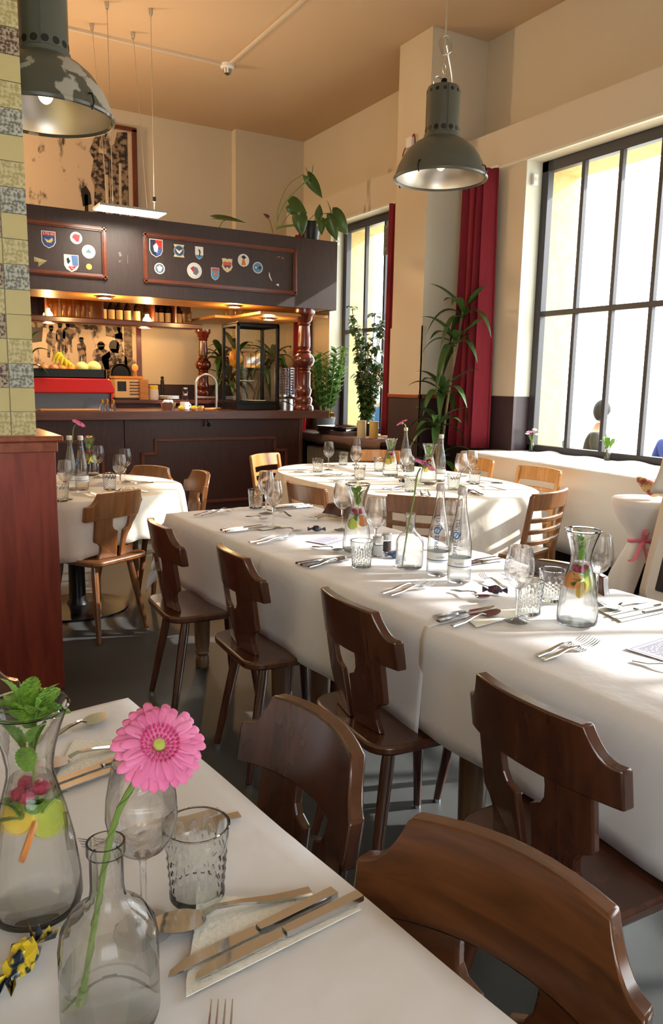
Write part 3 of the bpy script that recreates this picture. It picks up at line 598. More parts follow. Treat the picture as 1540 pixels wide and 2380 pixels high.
def text(body, size, m, parent, loc, rot=(PI/2,0,0), name='lettering', ext=.0002, align='CENTER'):
    cu = bpy.data.curves.new(name, 'FONT'); cu.body = body; cu.size = size; cu.extrude = ext; cu.align_x = align; cu.align_y = 'CENTER'; cu.resolution_u = 2
    tmp = bpy.data.objects.new(name, cu); me = bpy.data.meshes.new_from_object(tmp); bpy.data.objects.remove(tmp); me.materials.clear(); me.materials.append(m)
    o = bpy.data.objects.new(name, me); C.objects.link(o); o.parent = parent; o.location = loc; o.rotation_euler = rot; return o
W_, NB, LB_, RD_, GY, OR_, BK, YL, CR = (228,226,218), (44,70,128), (84,150,196), (190,52,48), (150,152,150), (210,126,50), (34,30,34), (206,180,92), (222,206,160)
t = sticker('shield_sticker', 'blue shield sticker with red top and a yellow bird', 1.465, 2.628, [('rim',shield(.062,.075),W_),('field',shield(.056,.069),NB),('top',[(-.056,.069),(.056,.069),(.056,.035),(-.056,.035)],(170,48,52)),('bird',[(-.04,.01),(0,-.005),(.03,.02),(.04,0),(.02,-.025),(-.015,-.025)],YL)])
text('LTG 63', .03, cmat(W_), t, (0,-.005,.052))
sticker('round_sticker', 'white round sticker with a red devil-like head', 1.711, 2.669, [('disc',poly_disc(.055),W_),('emblem',[(-.03,.02),(-.01,.035),(.015,.03),(.035,.03),(.03,.0),(.025,-.03),(0,-.035),(-.02,-.01),(-.035,-.005)],(176,50,60))])
sticker('round_sticker', 'pale grey round sticker right of the red-headed one', 1.821, 2.557, [('disc',poly_disc(.062),W_),('ring',poly_disc(.052),(206,212,210)),('emblem',[(-.03,-.01),(0,.025),(.03,-.012)],(90,120,124))])
sticker('arrow_sticker', 'olive arrow-shaped sticker in the left panel', 1.386, 2.436, [('arrow',[(-.055,.03),(.06,.005),(-.02,-.055),(-.018,-.015),(-.055,-.01)],(150,138,96)),('fold',[(-.055,.03),(.06,.005),(-.018,-.012)],(176,164,116))])
t = sticker('shield_sticker', 'white shield sticker with a black bear and letter G', 1.66, 2.437, [('rim',shield(.066,.078),(206,206,204)),('field',shield(.06,.072),W_),('blue',[(.0,.072),(.06,.072),(.06,-.02),(.01,-.02)],(86,120,170)),('red',[(-.03,-.03),(.05,-.02),(.0,-.068)],(180,50,56)),('bear',[(-.042,.04),(-.025,.052),(-.018,.03),(-.008,.02),(-.022,.0),(-.03,-.008),(-.038,.01)],BK)])
text('G', .035, cmat(W_), t, (.004,-.0055,-.038))
sticker('round_sticker', 'tiny plain yellow round sticker', 1.82, 2.421, [('rim',poly_disc(.028),(180,150,70)),('disc',poly_disc(.025),(206,178,90))])
sticker('shield_sticker', 'red, white and blue shield sticker in the right panel corner', 2.47, 2.651, [('rim',shield(.066,.085),W_),('field',shield(.06,.079),(40,44,60)),('red',[(-.01,.079),(.06,.079),(.06,-.0),(.0,.01)],RD_),('blue',[(.0,0),(.06,-.0),(.045,-.05),(0,-.07)],(70,96,160)),('emblem',[(-.03,.02),(0,.05),(.02,.02),(.01,-.04),(-.02,-.03)],W_)])
sticker('round_sticker', 'navy winged sticker with scroll ends', 2.702, 2.65, [('scroll',[(-.055,.06),(.055,.06),(.045,.035),(-.045,.035)],CR),('scroll',[(-.055,-.06),(.055,-.06),(.045,-.035),(-.045,-.035)],CR),('disc',poly_disc(.054),(150,166,176)),('field',poly_disc(.046),(60,76,100)),('wings',[(-.04,.02),(0,-.002),(.04,.02),(.02,-.012),(0,-.03),(-.02,-.012)],W_)])
sticker('round_sticker', 'grey and white round sticker low in the right panel', 2.501, 2.464, [('disc',poly_disc(.053),W_),('field',poly_disc(.043),(96,110,124)),('emblem',[(-.03,.01),(0,.03),(.03,.01),(.01,-.03),(-.012,-.03)],(206,210,212))])
sticker('shield_sticker', 'white shield sticker with a black crane on blue water', 2.913, 2.649, [('rim',shield(.043,.062),W_),('water',[(-.038,-.02),(.038,-.02),(.03,-.04),(0,-.056),(-.03,-.04)],(60,130,180)),('crane',[(-.012,.04),(.008,.03),(.014,.01),(.006,-.03),(-.004,-.03),(.0,.006)],BK)])
sticker('round_sticker', 'big white round sticker with a red and grey shield', 2.861, 2.474, [('disc',poly_disc(.078),W_),('ring',poly_disc(.068),(214,214,210)),('inner',poly_disc(.06),W_),('red',[(-.045,.02),(-.01,.045),(.0,.0),(-.02,-.012)],RD_),('shield',[(-.01,.04),(.03,.03),(.045,-.01),(.02,-.045),(-.015,-.03)],(110,112,124))])
sticker('shield_sticker', 'small light blue shield sticker with a red top', 3.082, 2.459, [('rim',shield(.044,.062),W_),('field',shield(.039,.057),LB_),('top',[(-.039,.057),(.039,.057),(.039,.035),(-.039,.035)],(200,76,60)),('beast',[(-.02,.005),(.0,.02),(.026,.014),(.024,-.022),(.004,-.01),(-.012,-.014)],(196,120,70))])
sticker('crest_sticker', 'cream crest sticker with an orange band', 3.215, 2.555, [('crest',[(-.058,.066),(-.02,.07),(0,.062),(.02,.07),(.058,.066),(.05,.02),(.06,-.01),(.04,-.045),(0,-.07),(-.04,-.045),(-.06,-.01),(-.05,.02)],CR),('band',[(-.045,.03),(-.02,.04),(0,.03),(.02,.04),(.045,.03),(.045,.0),(-.045,.0)],(206,96,70)),('base',[(-.045,0),(.045,0),(.02,-.03),(0,-.012),(-.02,-.03)],(90,60,110))])
sticker('round_sticker', 'white round sticker with an orange cone figure', 3.397, 2.623, [('disc',poly_disc(.064),W_),('cone',[(-.026,-.05),(.026,-.05),(.008,.02),(-.01,.02)],OR_),('hat',[(-.028,.03),(.0,.052),(.03,.03),(.012,.014),(-.012,.018)],BK)])
sticker('round_sticker', 'pale blue round sticker with a target and a black cross', 3.559, 2.563, [('disc',poly_disc(.058),W_),('field',poly_disc(.05),LB_),('target',poly_disc(.022,20,1,1,-.022,0),NB),('target',poly_disc(.014,20,1,1,-.022,0),W_),('target',poly_disc(.006,12,1,1,-.022,0),RD_),('cross',[(.006,.006),(.018,.006),(.018,.018),(.028,.018),(.028,.006),(.04,.006),(.04,-.006),(.028,-.006),(.028,-.018),(.018,-.018),(.018,-.006),(.006,-.006)],BK)])
sticker('sticker_scrap', 'orange scraps of a torn sticker in the panel corner', 3.824, 2.688, [('scrap',[(-.05,0),(-.02,.012),(.0,.006),(-.02,.002)],(200,120,84)),('scrap',[(.01,.01),(.035,-.0),(.03,-.016)],(200,120,84))])
sticker('sticker_scrap', 'long white scrap of a torn sticker', 3.709, 2.475, [('scrap',[(-.022,.05),(-.012,.048),(-.004,.01),(.018,-.03),(.01,-.034),(-.02,.01)],W_),('scrap',[(.0,-.01),(.012,-.03),(.006,-.02)],W_)])
sticker('sticker_scrap', 'small white scrap low in the right panel', 3.791, 2.407, [('scrap',[(-.022,.004),(.014,.014),(.016,-.014),(.0,-.01)],W_),('scrap',[(-.004,0),(.01,.004),(.006,-.006)],W_)])
sticker('sticker_scrap', 'faint grey scuff of a removed sticker between the panels', 2.139, 2.528, [('scrap',[(-.04,.05),(-.02,.056),(-.005,.02),(-.03,.01)],(110,100,100)),('scrap',[(-.045,-.03),(-.01,-.02),(-.03,-.045)],(110,100,100)),('scrap',[(.045,.03),(.05,.03),(.048,-.045),(.042,-.045)],(104,94,94))])
# ---- suspended light panel
lp = thing('light_panel', 'slim bright light panel hanging on thin wires before the canopy', 'lamp', (2.08, 7.2, 2.86))
MB().bx(-.3,.3,-.13,.13,0,.02).build('housing', M_STEELB, lp, smooth=False); MB().bx(-.29,.29,-.12,.12,-.004,0).build('diffuser', E_PANEL, lp, smooth=False)
for x, y, dx, dy in ((-.17,.1,-.02,.3),(-.18,-.1,-.0,.02),(.19,.1,-.02,.27),(.19,-.1,-.02,-.06)):
    MB().tube([(x,y,.02),(x+dx,y+dy,1.64)], .0035, 5).build('wire', M_STEELB, lp); MB().lathe([(.012,0),(.02,.03),(.02,.055)], 10, (x+dx,y+dy,1.585)).build('ceiling_cup', M_STEELB, lp)
MB().bx(.175,.2,-.115,-.09,.09,.13).build('wire_grip', M_BLKM, lp)
lamp('panel_light', (0,0,-.03), 'AREA', 10, (1,.86,.66), .5, (0,0,0), None, lp)
lamp('panel_uplight', (0,0,.05), 'AREA', 13, (1,.72,.46), .5, (PI,0,0), None, lp)
# ---- smoke detector and conduit
t = thing('smoke_detector', 'white round smoke detector on the ceiling', 'detector', (3.26, 7.78, ZC)); MB().lathe([(.07,0),(.07,-.03),(.055,-.045)], 20).build('base', M_LABELW, t); MB().lathe([(.045,-.045),(.035,-.085),(.01,-.1)], 16).build('sensor', M_STEELB, t)
t = thing('cable_conduit', 'thin white cable conduit running along the ceiling to the detector', 'conduit', (3.26, 7.78, ZC)); MB().bx(-.012,.012,-11,0,-.022,-.001).build('run', M_TRIM, t, smooth=False); MB().bx(-5.5,0,-.01,.014,-.022,-.001).build('run', M_TRIM, t, smooth=False)
# ================================================================ chairs
def bez_board(x, curve, half): return curve*(x/half)**2
def make_board_chair(m):
    """board chair: facing +x, back board curved, seat board with four splayed turned legs"""
    t = thing('board_chair', 'x', 'chair')
    SZ = .45
    # seat: rounded trapezoid
    out = []
    for cx, cy, r, a0 in ((.17,.16,.05,0),(-.15,.13,.07,PI/2),(-.15,-.13,.07,PI),(.17,-.16,.05,1.5*PI)):
        out += arc((cx,cy), r, a0, a0+PI/2, 6)
    MB().prism(out, lambda x,y:(x,y,SZ-.028), lambda x,y:(x,y,SZ)).build('seat', m, t, bevel=.008, seg=2)
    tilt = .16; xb = -.165
    def put(y, z, d, curve=.0):   # back plane: y lateral, z above seat, d thickness offset, curved in plan
        return (xb - tilt*z + d + curve*y*y, y, SZ+z)
    for s in (-1, 1):
        half = [(.012,0),(.122,0),(.112,.04),(.114,.068),(.124,.084),(.142,.092),(.148,.098),(.152,.25),(.056,.25),(.057,.20),(.054,.175),(.044,.158),(.028,.15),(.019,.146),(.014,.05)]
        pts = [(s*a, b) for a, b in half]
        if s < 0: pts = pts[::-1]
        MB().prism(pts, lambda y,z:put(y,z,-.019,1.3), lambda y,z:put(y,z,-.001,1.3)).build('splat', m, t, bevel=.004, smooth=False)
    # top board with scooped corners
    top = []
    n = 14
    up = [(-.2,.285)]+[(-.2+.055*(1-math.cos(a)), .285+.065*math.sin(a)) for a in [PI/2*i/5 for i in range(1,6)]]
    up = [(-.2,.282),(-.196,.285)]+[(-.196+.056*(i/6)**.75, .285+.067*(i/6)**1.9) for i in range(1,7)]
    topv = up+[(-.14+.28*i/9, .352+.006*math.sin(PI*i/9)) for i in range(1,9)]+[(-a,b) for a,b in up[::-1]]
    prof = topv  # (y, ztop)
    mb = MB(); rings = []
    for y, zt in prof:
        zb = .205 if abs(y) > .17 else .205-.0*(1-abs(y)/.17)
        zb = .205+.012*(1-(y/.2)**2)
        rings.append([put(y,zb,-.0195,1.3), put(y,zb,.009,1.3), put(y,zt,.009,1.3), put(y,zt,-.0195,1.3)])
    mb.loft(rings); mb.build('top_rail', m, t, bevel=.005, ang=30)
    for sx, sy in ((1,1),(1,-1),(-1,1),(-1,-1)):
        a = Vector((.13*sx, .12*sy, SZ-.03)); b = Vector((.175*sx-(.03 if sx<0 else 0), .17*sy, .012))
        l = MB().tube([a, a.lerp(b,.15), a.lerp(b,.5), b], [.016,.019,.0175,.0125], 12).build('leg', m, t)
        MB().tube([b, (b.x,b.y,0)], .0125, 10).build('glide', M_STEEL, l)
    return t
def make_ladder_chair(m):
    t = thing('ladder_chair', 'x', 'chair'); SZ = .45
    MB().prism([(.2,-.2),(.2,.2),(-.18,.18),(-.18,-.18)], lambda x,y:(x,y,SZ-.03), lambda x,y:(x,y,SZ)).build('seat', m, t, bevel=.012, smooth=False)
    lean = lambda z: -.19-.16*max(0,z-.45)
    for s in (-1,1):
        pts = [(-.2,0),(-.19,.45),(lean(.80),.80)]
        MB().loft([[(x-.014,s*.195-.016,z),(x+.014,s*.195-.016,z),(x+.014,s*.195+.016,z),(x-.014,s*.195+.016,z)] for x,z in pts]).build('back_post', m, t, bevel=.006, smooth=False)
        MB().loft([[(x-.015*k,s*.18-.015*k,z),(x+.015*k,s*.18-.015*k,z),(x+.015*k,s*.18+.015*k,z),(x-.015*k,s*.18+.015*k,z)] for x,z,k in ((.17,.43,1),(.175,0,.75))]).build('leg', m, t, bevel=.004, smooth=False)
    for z0, z1, nm in ((.715,.81,'top_rail'),(.645,.672,'slat'),(.58,.607,'slat'),(.515,.542,'slat')):
        rg = []
        for i in range(9):
            y = -.205+.41*i/8; c = .045*(1-(y/.205)**2)
            zz = z1+(.004*math.cos(y*7) if nm=='top_rail' else 0)
            rg.append([(lean(z0)-.012-c,y,z0),(lean(z0)+.010-c,y,z0),(lean(z1)+.010-c,y,zz),(lean(z1)-.012-c,y,zz)])
        MB().loft(rg).build(nm, m, t, bevel=.005, ang=30)
    for s in (-1,1): MB().tube([(.17,s*.18,.2),(-.19,s*.19,.2)], .011, 8).build('stretcher', m, t)
    MB().bx(-.17,.19,-.18,.18,.385,.42).build('apron', m, t, smooth=False)
    return t
def rest(proto, lst, group):
    for i, (x, y, a, lb) in enumerate(lst):
        if i == 0:
            proto.location = (x,y,0); proto.rotation_euler = (0,0,a); proto['label'] = lb; proto['group'] = group
        else: dup(proto, (x,y,0), a, lb, group)
D = math.radians
rest(make_board_chair(M_CHAIR), [
 (1.175, 3.05, D(-3), 'dark board chair at the far end of the long table left side'),
 (1.24, 2.44, D(-3), 'dark board chair second from the far end on the long table left side'),
 (1.28, 1.735, D(-2), 'dark board chair third along the left side of the long table'),
 (1.237, 1.01, D(0), 'dark board chair nearest the camera at the long white table'),
 (1.70, 3.12, D(180), 'dark board chair tucked in behind the far carafe on the long table'),
 (1.72, 1.73, D(181), 'dark board chair tucked in behind the lemon carafe'),
 (.418, 1.10, D(180), 'dark board chair with glossy grey sheen at the foreground table'),
 (.03, 1.55, D(-90), 'brown board chair partly visible at the left frame edge')], 'board chairs')
rest(make_board_chair(M_CHAIRG), [(.445, .59, D(196.5), 'amber-brown board chair in the lower right foreground')], 'board chairs')
rest(make_board_chair(M_CHAIR_WARMLIT), [
 (.98, 4.22, D(118), 'warm-lit brown board chair with its back to us at the left round table'),
 (1.42, 5.02, D(-146), 'warm-lit brown board chair beyond the left round table'),
 (1.58, 4.72, D(178), 'warm-lit brown board chair seen edge-on right of the left round table')], 'board chairs')
rest(make_ladder_chair(M_LCHAIRD), [
 (2.62, 3.36, D(42), 'brown ladder-back chair in front of the oval table behind the water bottles'),
 (3.14, 3.32, D(108), 'brown ladder-back chair at the right front of the oval table'),
 (2.33, 3.86, D(3), 'brown ladder-back chair left of the oval table')], 'ladder-back chairs')
rest(make_ladder_chair(M_LCHAIR), [
 (2.80, 5.42, D(-58), 'light wooden ladder-back chair before the bar front'),
 (3.82, 4.02, D(180), 'light wooden ladder-back chair on the window side, nearest us'),
 (3.86, 4.75, D(182), 'light wooden ladder-back chair on the window side, farther one'),
 (3.62, 5.42, D(-122), 'light wooden chair at the far end of the oval table')], 'ladder-back chairs')
# ================================================================ tables and cloths
def turned_leg(x, y, t, h=.72):
    MB().lathe([(.03,0),(.034,.012),(.032,.05),(.026,.06),(.034,.075),(.03,.085),(.036,.12),(.04,h*.5),(.036,h*.62),(.026,h*.65),(.038,h*.67),(.028,h*.7),(.04,h*.72),(.04,h)], 16, (x,y,0)).build('leg', M_TLEG, t)
def rect_table(label, cx, cy, lx, ly, rz=0, inx=.1, iny=.14):
    t = thing('dining_table', label, 'table', (cx,cy,0), rz)
    MB().bx(-lx/2,lx/2,-ly/2,ly/2,.715,.742).build('table_top', M_TLEG, t, smooth=False)
    for sx in (-1,1):
        for sy in (-1,1): turned_leg(sx*(lx/2-inx), sy*(ly/2-iny), t, .715)
    return t
LT = D(1.6)
def lt(x, y): # along the slightly turned long table: x across from its middle, y along from its far end
    c = Vector((1.565, 3.59, 0)); return c + RZ(-LT*0)@Vector((x,0,0)) + Vector((math.sin(LT)*y*-1*-1, -math.cos(LT)*y, 0))
for i, (yc, lb) in enumerate(((.545,'far wooden table of the long row with turned legs'),(1.665,'middle wooden table of the long row with turned legs'),(2.785,'near wooden table of the long row with turned legs'))):
    p = lt(0, yc); rect_table(lb, p.x, p.y, .74, 1.09, LT)
def cloth_rect(name, label, cx, cy, rz, hx, hy, drops, m, seed=0, z=.75, wav=.012, cat='tablecloth', group=None, corner=.07):
    """cloth over a rectangular top: drops = (-x, +x, -y, +y) hanging lengths (0 = none)"""
    rnd = random.Random(seed); ph = [rnd.random()*6 for _ in range(6)]
    def topz(x, y): return z + .0013*max(0,1-abs(x)/.02) + .0009*max(0,1-abs(((y+hy)%.42)-.21)/.02) + .0012*math.sin(x*23+ph[0])*math.sin(y*17+ph[1]) + .0015*math.sin(y*6+x*4+ph[2])
    xs = []; 
    def axis(h, d0, d1, n):
        a = [(-h, d0*(1-i/6)) for i in range(6)] if d0 else []
        if d0: a = [(-h, d0*(1-i/7.0)) for i in range(7)]
        mid = [(-h+2*h*i/n, 0) for i in range(n+1)]
        b = [(h, d1*(i/7.0)) for i in range(1,8)] if d1 else []
        return a+mid+b
    ax = axis(hx, drops[0], drops[1], 40); ay = axis(hy, drops[2], drops[3], 60)
    vs = []; R = .012
    for x, dx in ax:
        for y, dy in ay:
            d = max(dx, dy); corn = min(dx, dy)
            px_, py_ = x, y
            if dx or dy:
                amp = wav*(d/.3); sag = 0
                if dx and not dy:
                    px_ += math.copysign(R + amp*(.5+.5*math.sin(y*9+ph[3])+.35*math.sin(y*21+ph[4])) + .015*d, x)
                elif dy and not dx:
                    py_ += math.copysign(R + amp*(.5+.5*math.sin(x*10+ph[5])+.35*math.sin(x*23+ph[4])) + .015*d, y)
                else:
                    px_ += math.copysign(R + corner*corn/.3, x); py_ += math.copysign(R + corner*corn/.3, y)
                    d = math.hypot(dx, dy)*.86
                vs.append((px_, py_, z-.006-d))
            else:
                e = min(hx-abs(x) if (drops[0] and x<0) or (drops[1] and x>0) else 1, hy-abs(y) if (drops[2] and y<0) or (drops[3] and y>0) else 1)
                vs.append((px_, py_, topz(x,y)-(.004 if e < .004 else 0)))
    nv = len(ay)
    fs = [(i*nv+j,(i+1)*nv+j,(i+1)*nv+j+1,i*nv+j+1) for i in range(len(ax)-1) for j in range(nv-1)]
    o = MB().add(vs, fs).build(name, m, None, (cx,cy,0), rz, ang=70, solid=.0016)
    return tag(o, label, cat, group)
p = lt(0, .49); cloth_rect('tablecloth', 'white tablecloth over the far end of the long table', p.x, p.y, LT, .38, .52, (.30,.33,0,.36), M_CLOTH, 1, .7455)
p = lt(0, 1.50); cloth_rect('tablecloth', 'white tablecloth over the middle of the long table with vase and bottles', p.x, p.y, LT, .384, .50, (.30,.3,0,0), M_CLOTH, 2, .7466)
p = lt(0, 2.62); cloth_rect('tablecloth', 'white tablecloth over the near end of the long table', p.x, p.y, LT, .388, .64, (.28,.3,.3,0), M_CLOTH, 3, .7477)
# foreground table
FGA = D(6.8)
fc = Vector((.405, 1.49, 0)) + RZ(FGA)@Vector((-.72, -.62, 0))
t = rect_table('wooden table under the foreground cloth', fc.x, fc.y, 1.40, 1.2, FGA)
cloth_rect('tablecloth', 'white tablecloth on the foreground table at lower left', fc.x, fc.y, FGA, .715, .615, (.16,.13,.2,.13), M_CLOTH, 4, .7475)
# round table cloths
def round_table(label, cl_label, cx, cy, ax, ay, ex, drop, m, seed, base=True, ncor=4, rz=0):
    t = thing('dining_table', label, 'table', (cx,cy,0), rz)
    def rim(a, k=1): 
        c, s = math.cos(a), math.sin(a); q = (abs(c)**ex+abs(s)**ex)**(-1/ex); return (ax*k*q*c, ay*k*q*s)
    MB().prism([rim(2*PI*i/48,.985) for i in range(48)], lambda x,y:(x,y,.715), lambda x,y:(x,y,.742)).build('table_top', M_TLEG, t, smooth=False)
    if base:
        MB().lathe([(.07,.02),(.05,.06),(.045,.6),(.1,.7),(.1,.715)], 18).build('pedestal', M_BLKM, t); MB().lathe([(.3,0),(.3,.012),(.08,.03),(.06,.03)], 28).build('base_plate', M_BLKM, t)
    else:
        for sx in (-.6,.6):
            for sy in (-.7,.7): turned_leg(sx*ax, sy*ay, t, .715)
    rnd = random.Random(seed); p0 = [rnd.random()*6 for _ in range(4)]
    N = 120; rings = []
    for k in (.02,.35,.7,.93,.985): rings.append([(*rim(2*PI*i/N,k), .7490+.001*math.sin(9*k+i*.3)) for i in range(N)])
    rings.append([(*rim(2*PI*i/N,1.0), .747) for i in range(N)])
    for j in range(1, 9):
        q = j/8; rg = []
        for i in range(N):
            a = 2*PI*i/N
            pt = (abs(math.cos(ncor/2*a+p0[0]*.25)))**1.5          # cloth corners hang lower and flare
            d = drop*(1+.45*pt)*q
            fl = 1+.014+q*(.02+.075*pt*(.6+.4*math.sin(26*a+p0[1]))+.02*math.sin(17*a+p0[2])+.014*math.sin(31*a+p0[3]))
            x, y = rim(a, fl); rg.append((x, y, max(.03, .744-d)))
        rings.append(rg)
    tag(MB().loft(rings, cap=False).build('tablecloth', m, None, (cx,cy,0), rz, ang=70, solid=.0015), cl_label, 'tablecloth')
round_table('oval wooden table under the cream cloth by the windows', 'cream cloth draped over the oval table by the windows', 3.04, 4.33, .64, 1.06, 2.7, .38, M_CLOTHC, 11, False)
round_table('round pedestal table beside the wooden partition', 'cream cloth on the round table beside the partition', .985, 4.726, .634, .634, 2.0, .22, M_CLOTHC, 5)
# ================================================================ tableware
TZ = .752
def proto_at(proto, first, loc, rotz, label, group=None):
    if first:
        proto.location = loc; proto.rotation_euler = (0,0,rotz); proto['label'] = label
        if group: proto['group'] = group
        return proto
    return dup(proto, loc, rotz, label, group)
def wall(out, th):    # glass wall: outside profile up, inside back down
    inn = [(max(.002,r-th), z) for r, z in out[::-1]]
    return out, inn
def make_wine():
    t = thing('wine_glass', 'x', 'glass')
    MB().lathe([(.003,.0),(.034,0),(.035,.0012),(.02,.004),(.006,.008),(.004,.014)], 28).build('foot', M_GLASST, t)
    MB().lathe([(.004,.012),(.0036,.05),(.0042,.085),(.009,.094)], 12).build('stem', M_GLASST, t)
    out = [(.004,.09),(.012,.0935),(.026,.104),(.036,.12),(.0405,.142),(.039,.165),(.0355,.185),(.0315,.207)]
    MB().lathe(out+[(.0308,.2075)]+[(r-.0011,z+.0008) for r,z in out[::-1][1:-1]]+[(.003,.0945)], 32).build('bowl', M_GLASST, t)
    return t
def make_tumbler():
    t = thing('cut_tumbler', 'x', 'glass')
    n = 96; rings = []
    R = lambda z: .0335+.0065*z/.096
    zs = [0,.003]+[.008+.0058*i for i in range(11)]+[.074,.085,.0945,.096]
    for z in zs:
        k = 1 if .009 < z < .07 else 0
        rings.append([((R(z)-.0026*k*(1-abs(math.sin(6*a+z*260))*abs(math.sin(6*a-z*260)))-(.003 if z==0 else 0))*math.cos(a), (R(z)-.0026*k*(1-abs(math.sin(6*a+z*260))*abs(math.sin(6*a-z*260)))-(.003 if z==0 else 0))*math.sin(a), z) for a in [2*PI*i/n for i in range(n)]])
    for z in (.0955,.06,.02,.011): rings.append([((R(z)-.0028)*math.cos(a), (R(z)-.0028)*math.sin(a), z) for a in [2*PI*i/n for i in range(n)]])
    rings.append([(.003*math.cos(2*PI*i/n), .003*math.sin(2*PI*i/n), .010) for i in range(n)])
    MB().loft(rings).build('wall', M_GLASSC, t, ang=20)
    MB().lathe([(.0392,.0955),(.0402,.0967),(.0412,.0955),(.0402,.0945)], 40, loop=True).build('rim', M_GLASS, t)
    return t
def leaf_small(L, W, curl=.25):
    return blade(bez((0,0,0),(L*.5,0,L*curl),(L,0,L*curl*.2),17), W, .3, lambda q: math.sin(PI*min(1,q*.95+.05))**.7*(1.0 if int(q*16+.5)%2 else .86)*(1-.35*q))
def make_carafe(seed, fg=False, first_mint=5):
    t = thing('water_carafe', 'x', 'carafe')
    out = [(.046,0),(.0515,.004),(.054,.014),(.053,.04),(.0475,.085),(.039,.125),(.0305,.155),(.0265,.172),(.0265,.185),(.030,.205),(.0365,.228),(.0435,.248),(.0465,.256)]
    MB().lathe(out+[(r-.0026,z+.0004) for r,z in out[::-1][:-2]]+[(.047,.007),(.003,.007)], 40).build('glass', M_GLASS, t)
    MB().lathe([(.0445,.256),(.0463,.2585),(.048,.256),(.0463,.2535)], 40, loop=True).build('rim', M_GLASS, t)
    MB().lathe([(.003,.0075),(.048,.0076),(.0505,.014),(.0498,.04),(.0443,.085),(.0358,.125),(.0273,.155),(.0233,.170),(.003,.1705)], 36).build('water', M_WATER, t)
    rnd = random.Random(seed)
    def rot(mb, loc, e): return mb.xf(Matrix.Translation(loc)@Matrix.Rotation(e[2],4,'Z')@Matrix.Rotation(e[1],4,'Y')@Matrix.Rotation(e[0],4,'X'))
    for k in range(3):
        a = seed+k*2.2; m = (M_LEMON, M_ORANGE, M_LIME)[(k+seed)%3] if fg else (M_LEMON, M_LIME, M_ORANGE)[k]
        rot(MB().lathe([(.003,-.003),(.022,-.003),(.0235,0),(.022,.003),(.003,.003)], 18), (.019*math.cos(a),.019*math.sin(a),.098+.010*k), (1.2+.3*k,.3,a)).build('citrus_slice', m, t)
    for k in range(5):
        a = k*1.26+seed; MB().ball((.013*math.cos(a),.013*math.sin(a),.150+.006*(k%2)), (.0095,.0095,.008), 7, 9, .25, k).build('raspberry', M_RASP, t)
    for k in range(9 if fg else 5):
        a = k*1.6+seed*.7; rot(leaf_small(.036,.015), (.012*math.cos(a),.012*math.sin(a),.118+.008*(k%2)), (rnd.uniform(-.6,.6),rnd.uniform(-1.1,.3),a)).build('mint_leaf', M_MINT, t)
    MB().tube([(.004,0,.155),(.006,.002,.20),(.012,0,.245)], .0016, 6).build('mint_stem', M_STEM, t)
    for k in range(first_mint):
        a = k*2.4+seed; rot(leaf_small(.040,.015), (.006*math.cos(a),.006*math.sin(a),.178+.012*k), (rnd.uniform(-.4,.4),-1.15+.12*k,a)).build('mint_leaf', M_MINT, t)
    if fg:
        for k,(a,z,e) in enumerate(((.2,.246,-.35),(-.5,.25,-.8),(2.6,.248,-.3),(3.4,.25,-.6),(1.6,.246,-.2),(4.6,.25,-.35),(.9,.252,-.6),(5.5,.24,-.1),(2.1,.254,-.9),(-.2,.238,.1))):
            rot(leaf_small(.038,.016), (.012*math.cos(a),.012*math.sin(a),z), (rnd.uniform(-.5,.5),e,a)).build('mint_leaf', M_MINT, t)
        MB().tube([(.03,-.02,.118),(.032,-.022,.07)], .002, 6).build('mint_stalk', M_CANE, t)
    return t
def bottle_r(z):
    P = [(0,.033),(.006,.0365),(.012,.0372),(.10,.0372),(.125,.0362),(.15,.033),(.175,.0285),(.20,.0235),(.225,.019),(.25,.0155),(.275,.0135),(.29,.013)]
    for (a,ra),(b,rb) in zip(P,P[1:]):
        if z <= b: return ra+(rb-ra)*(z-a)/(b-a)
    return .013
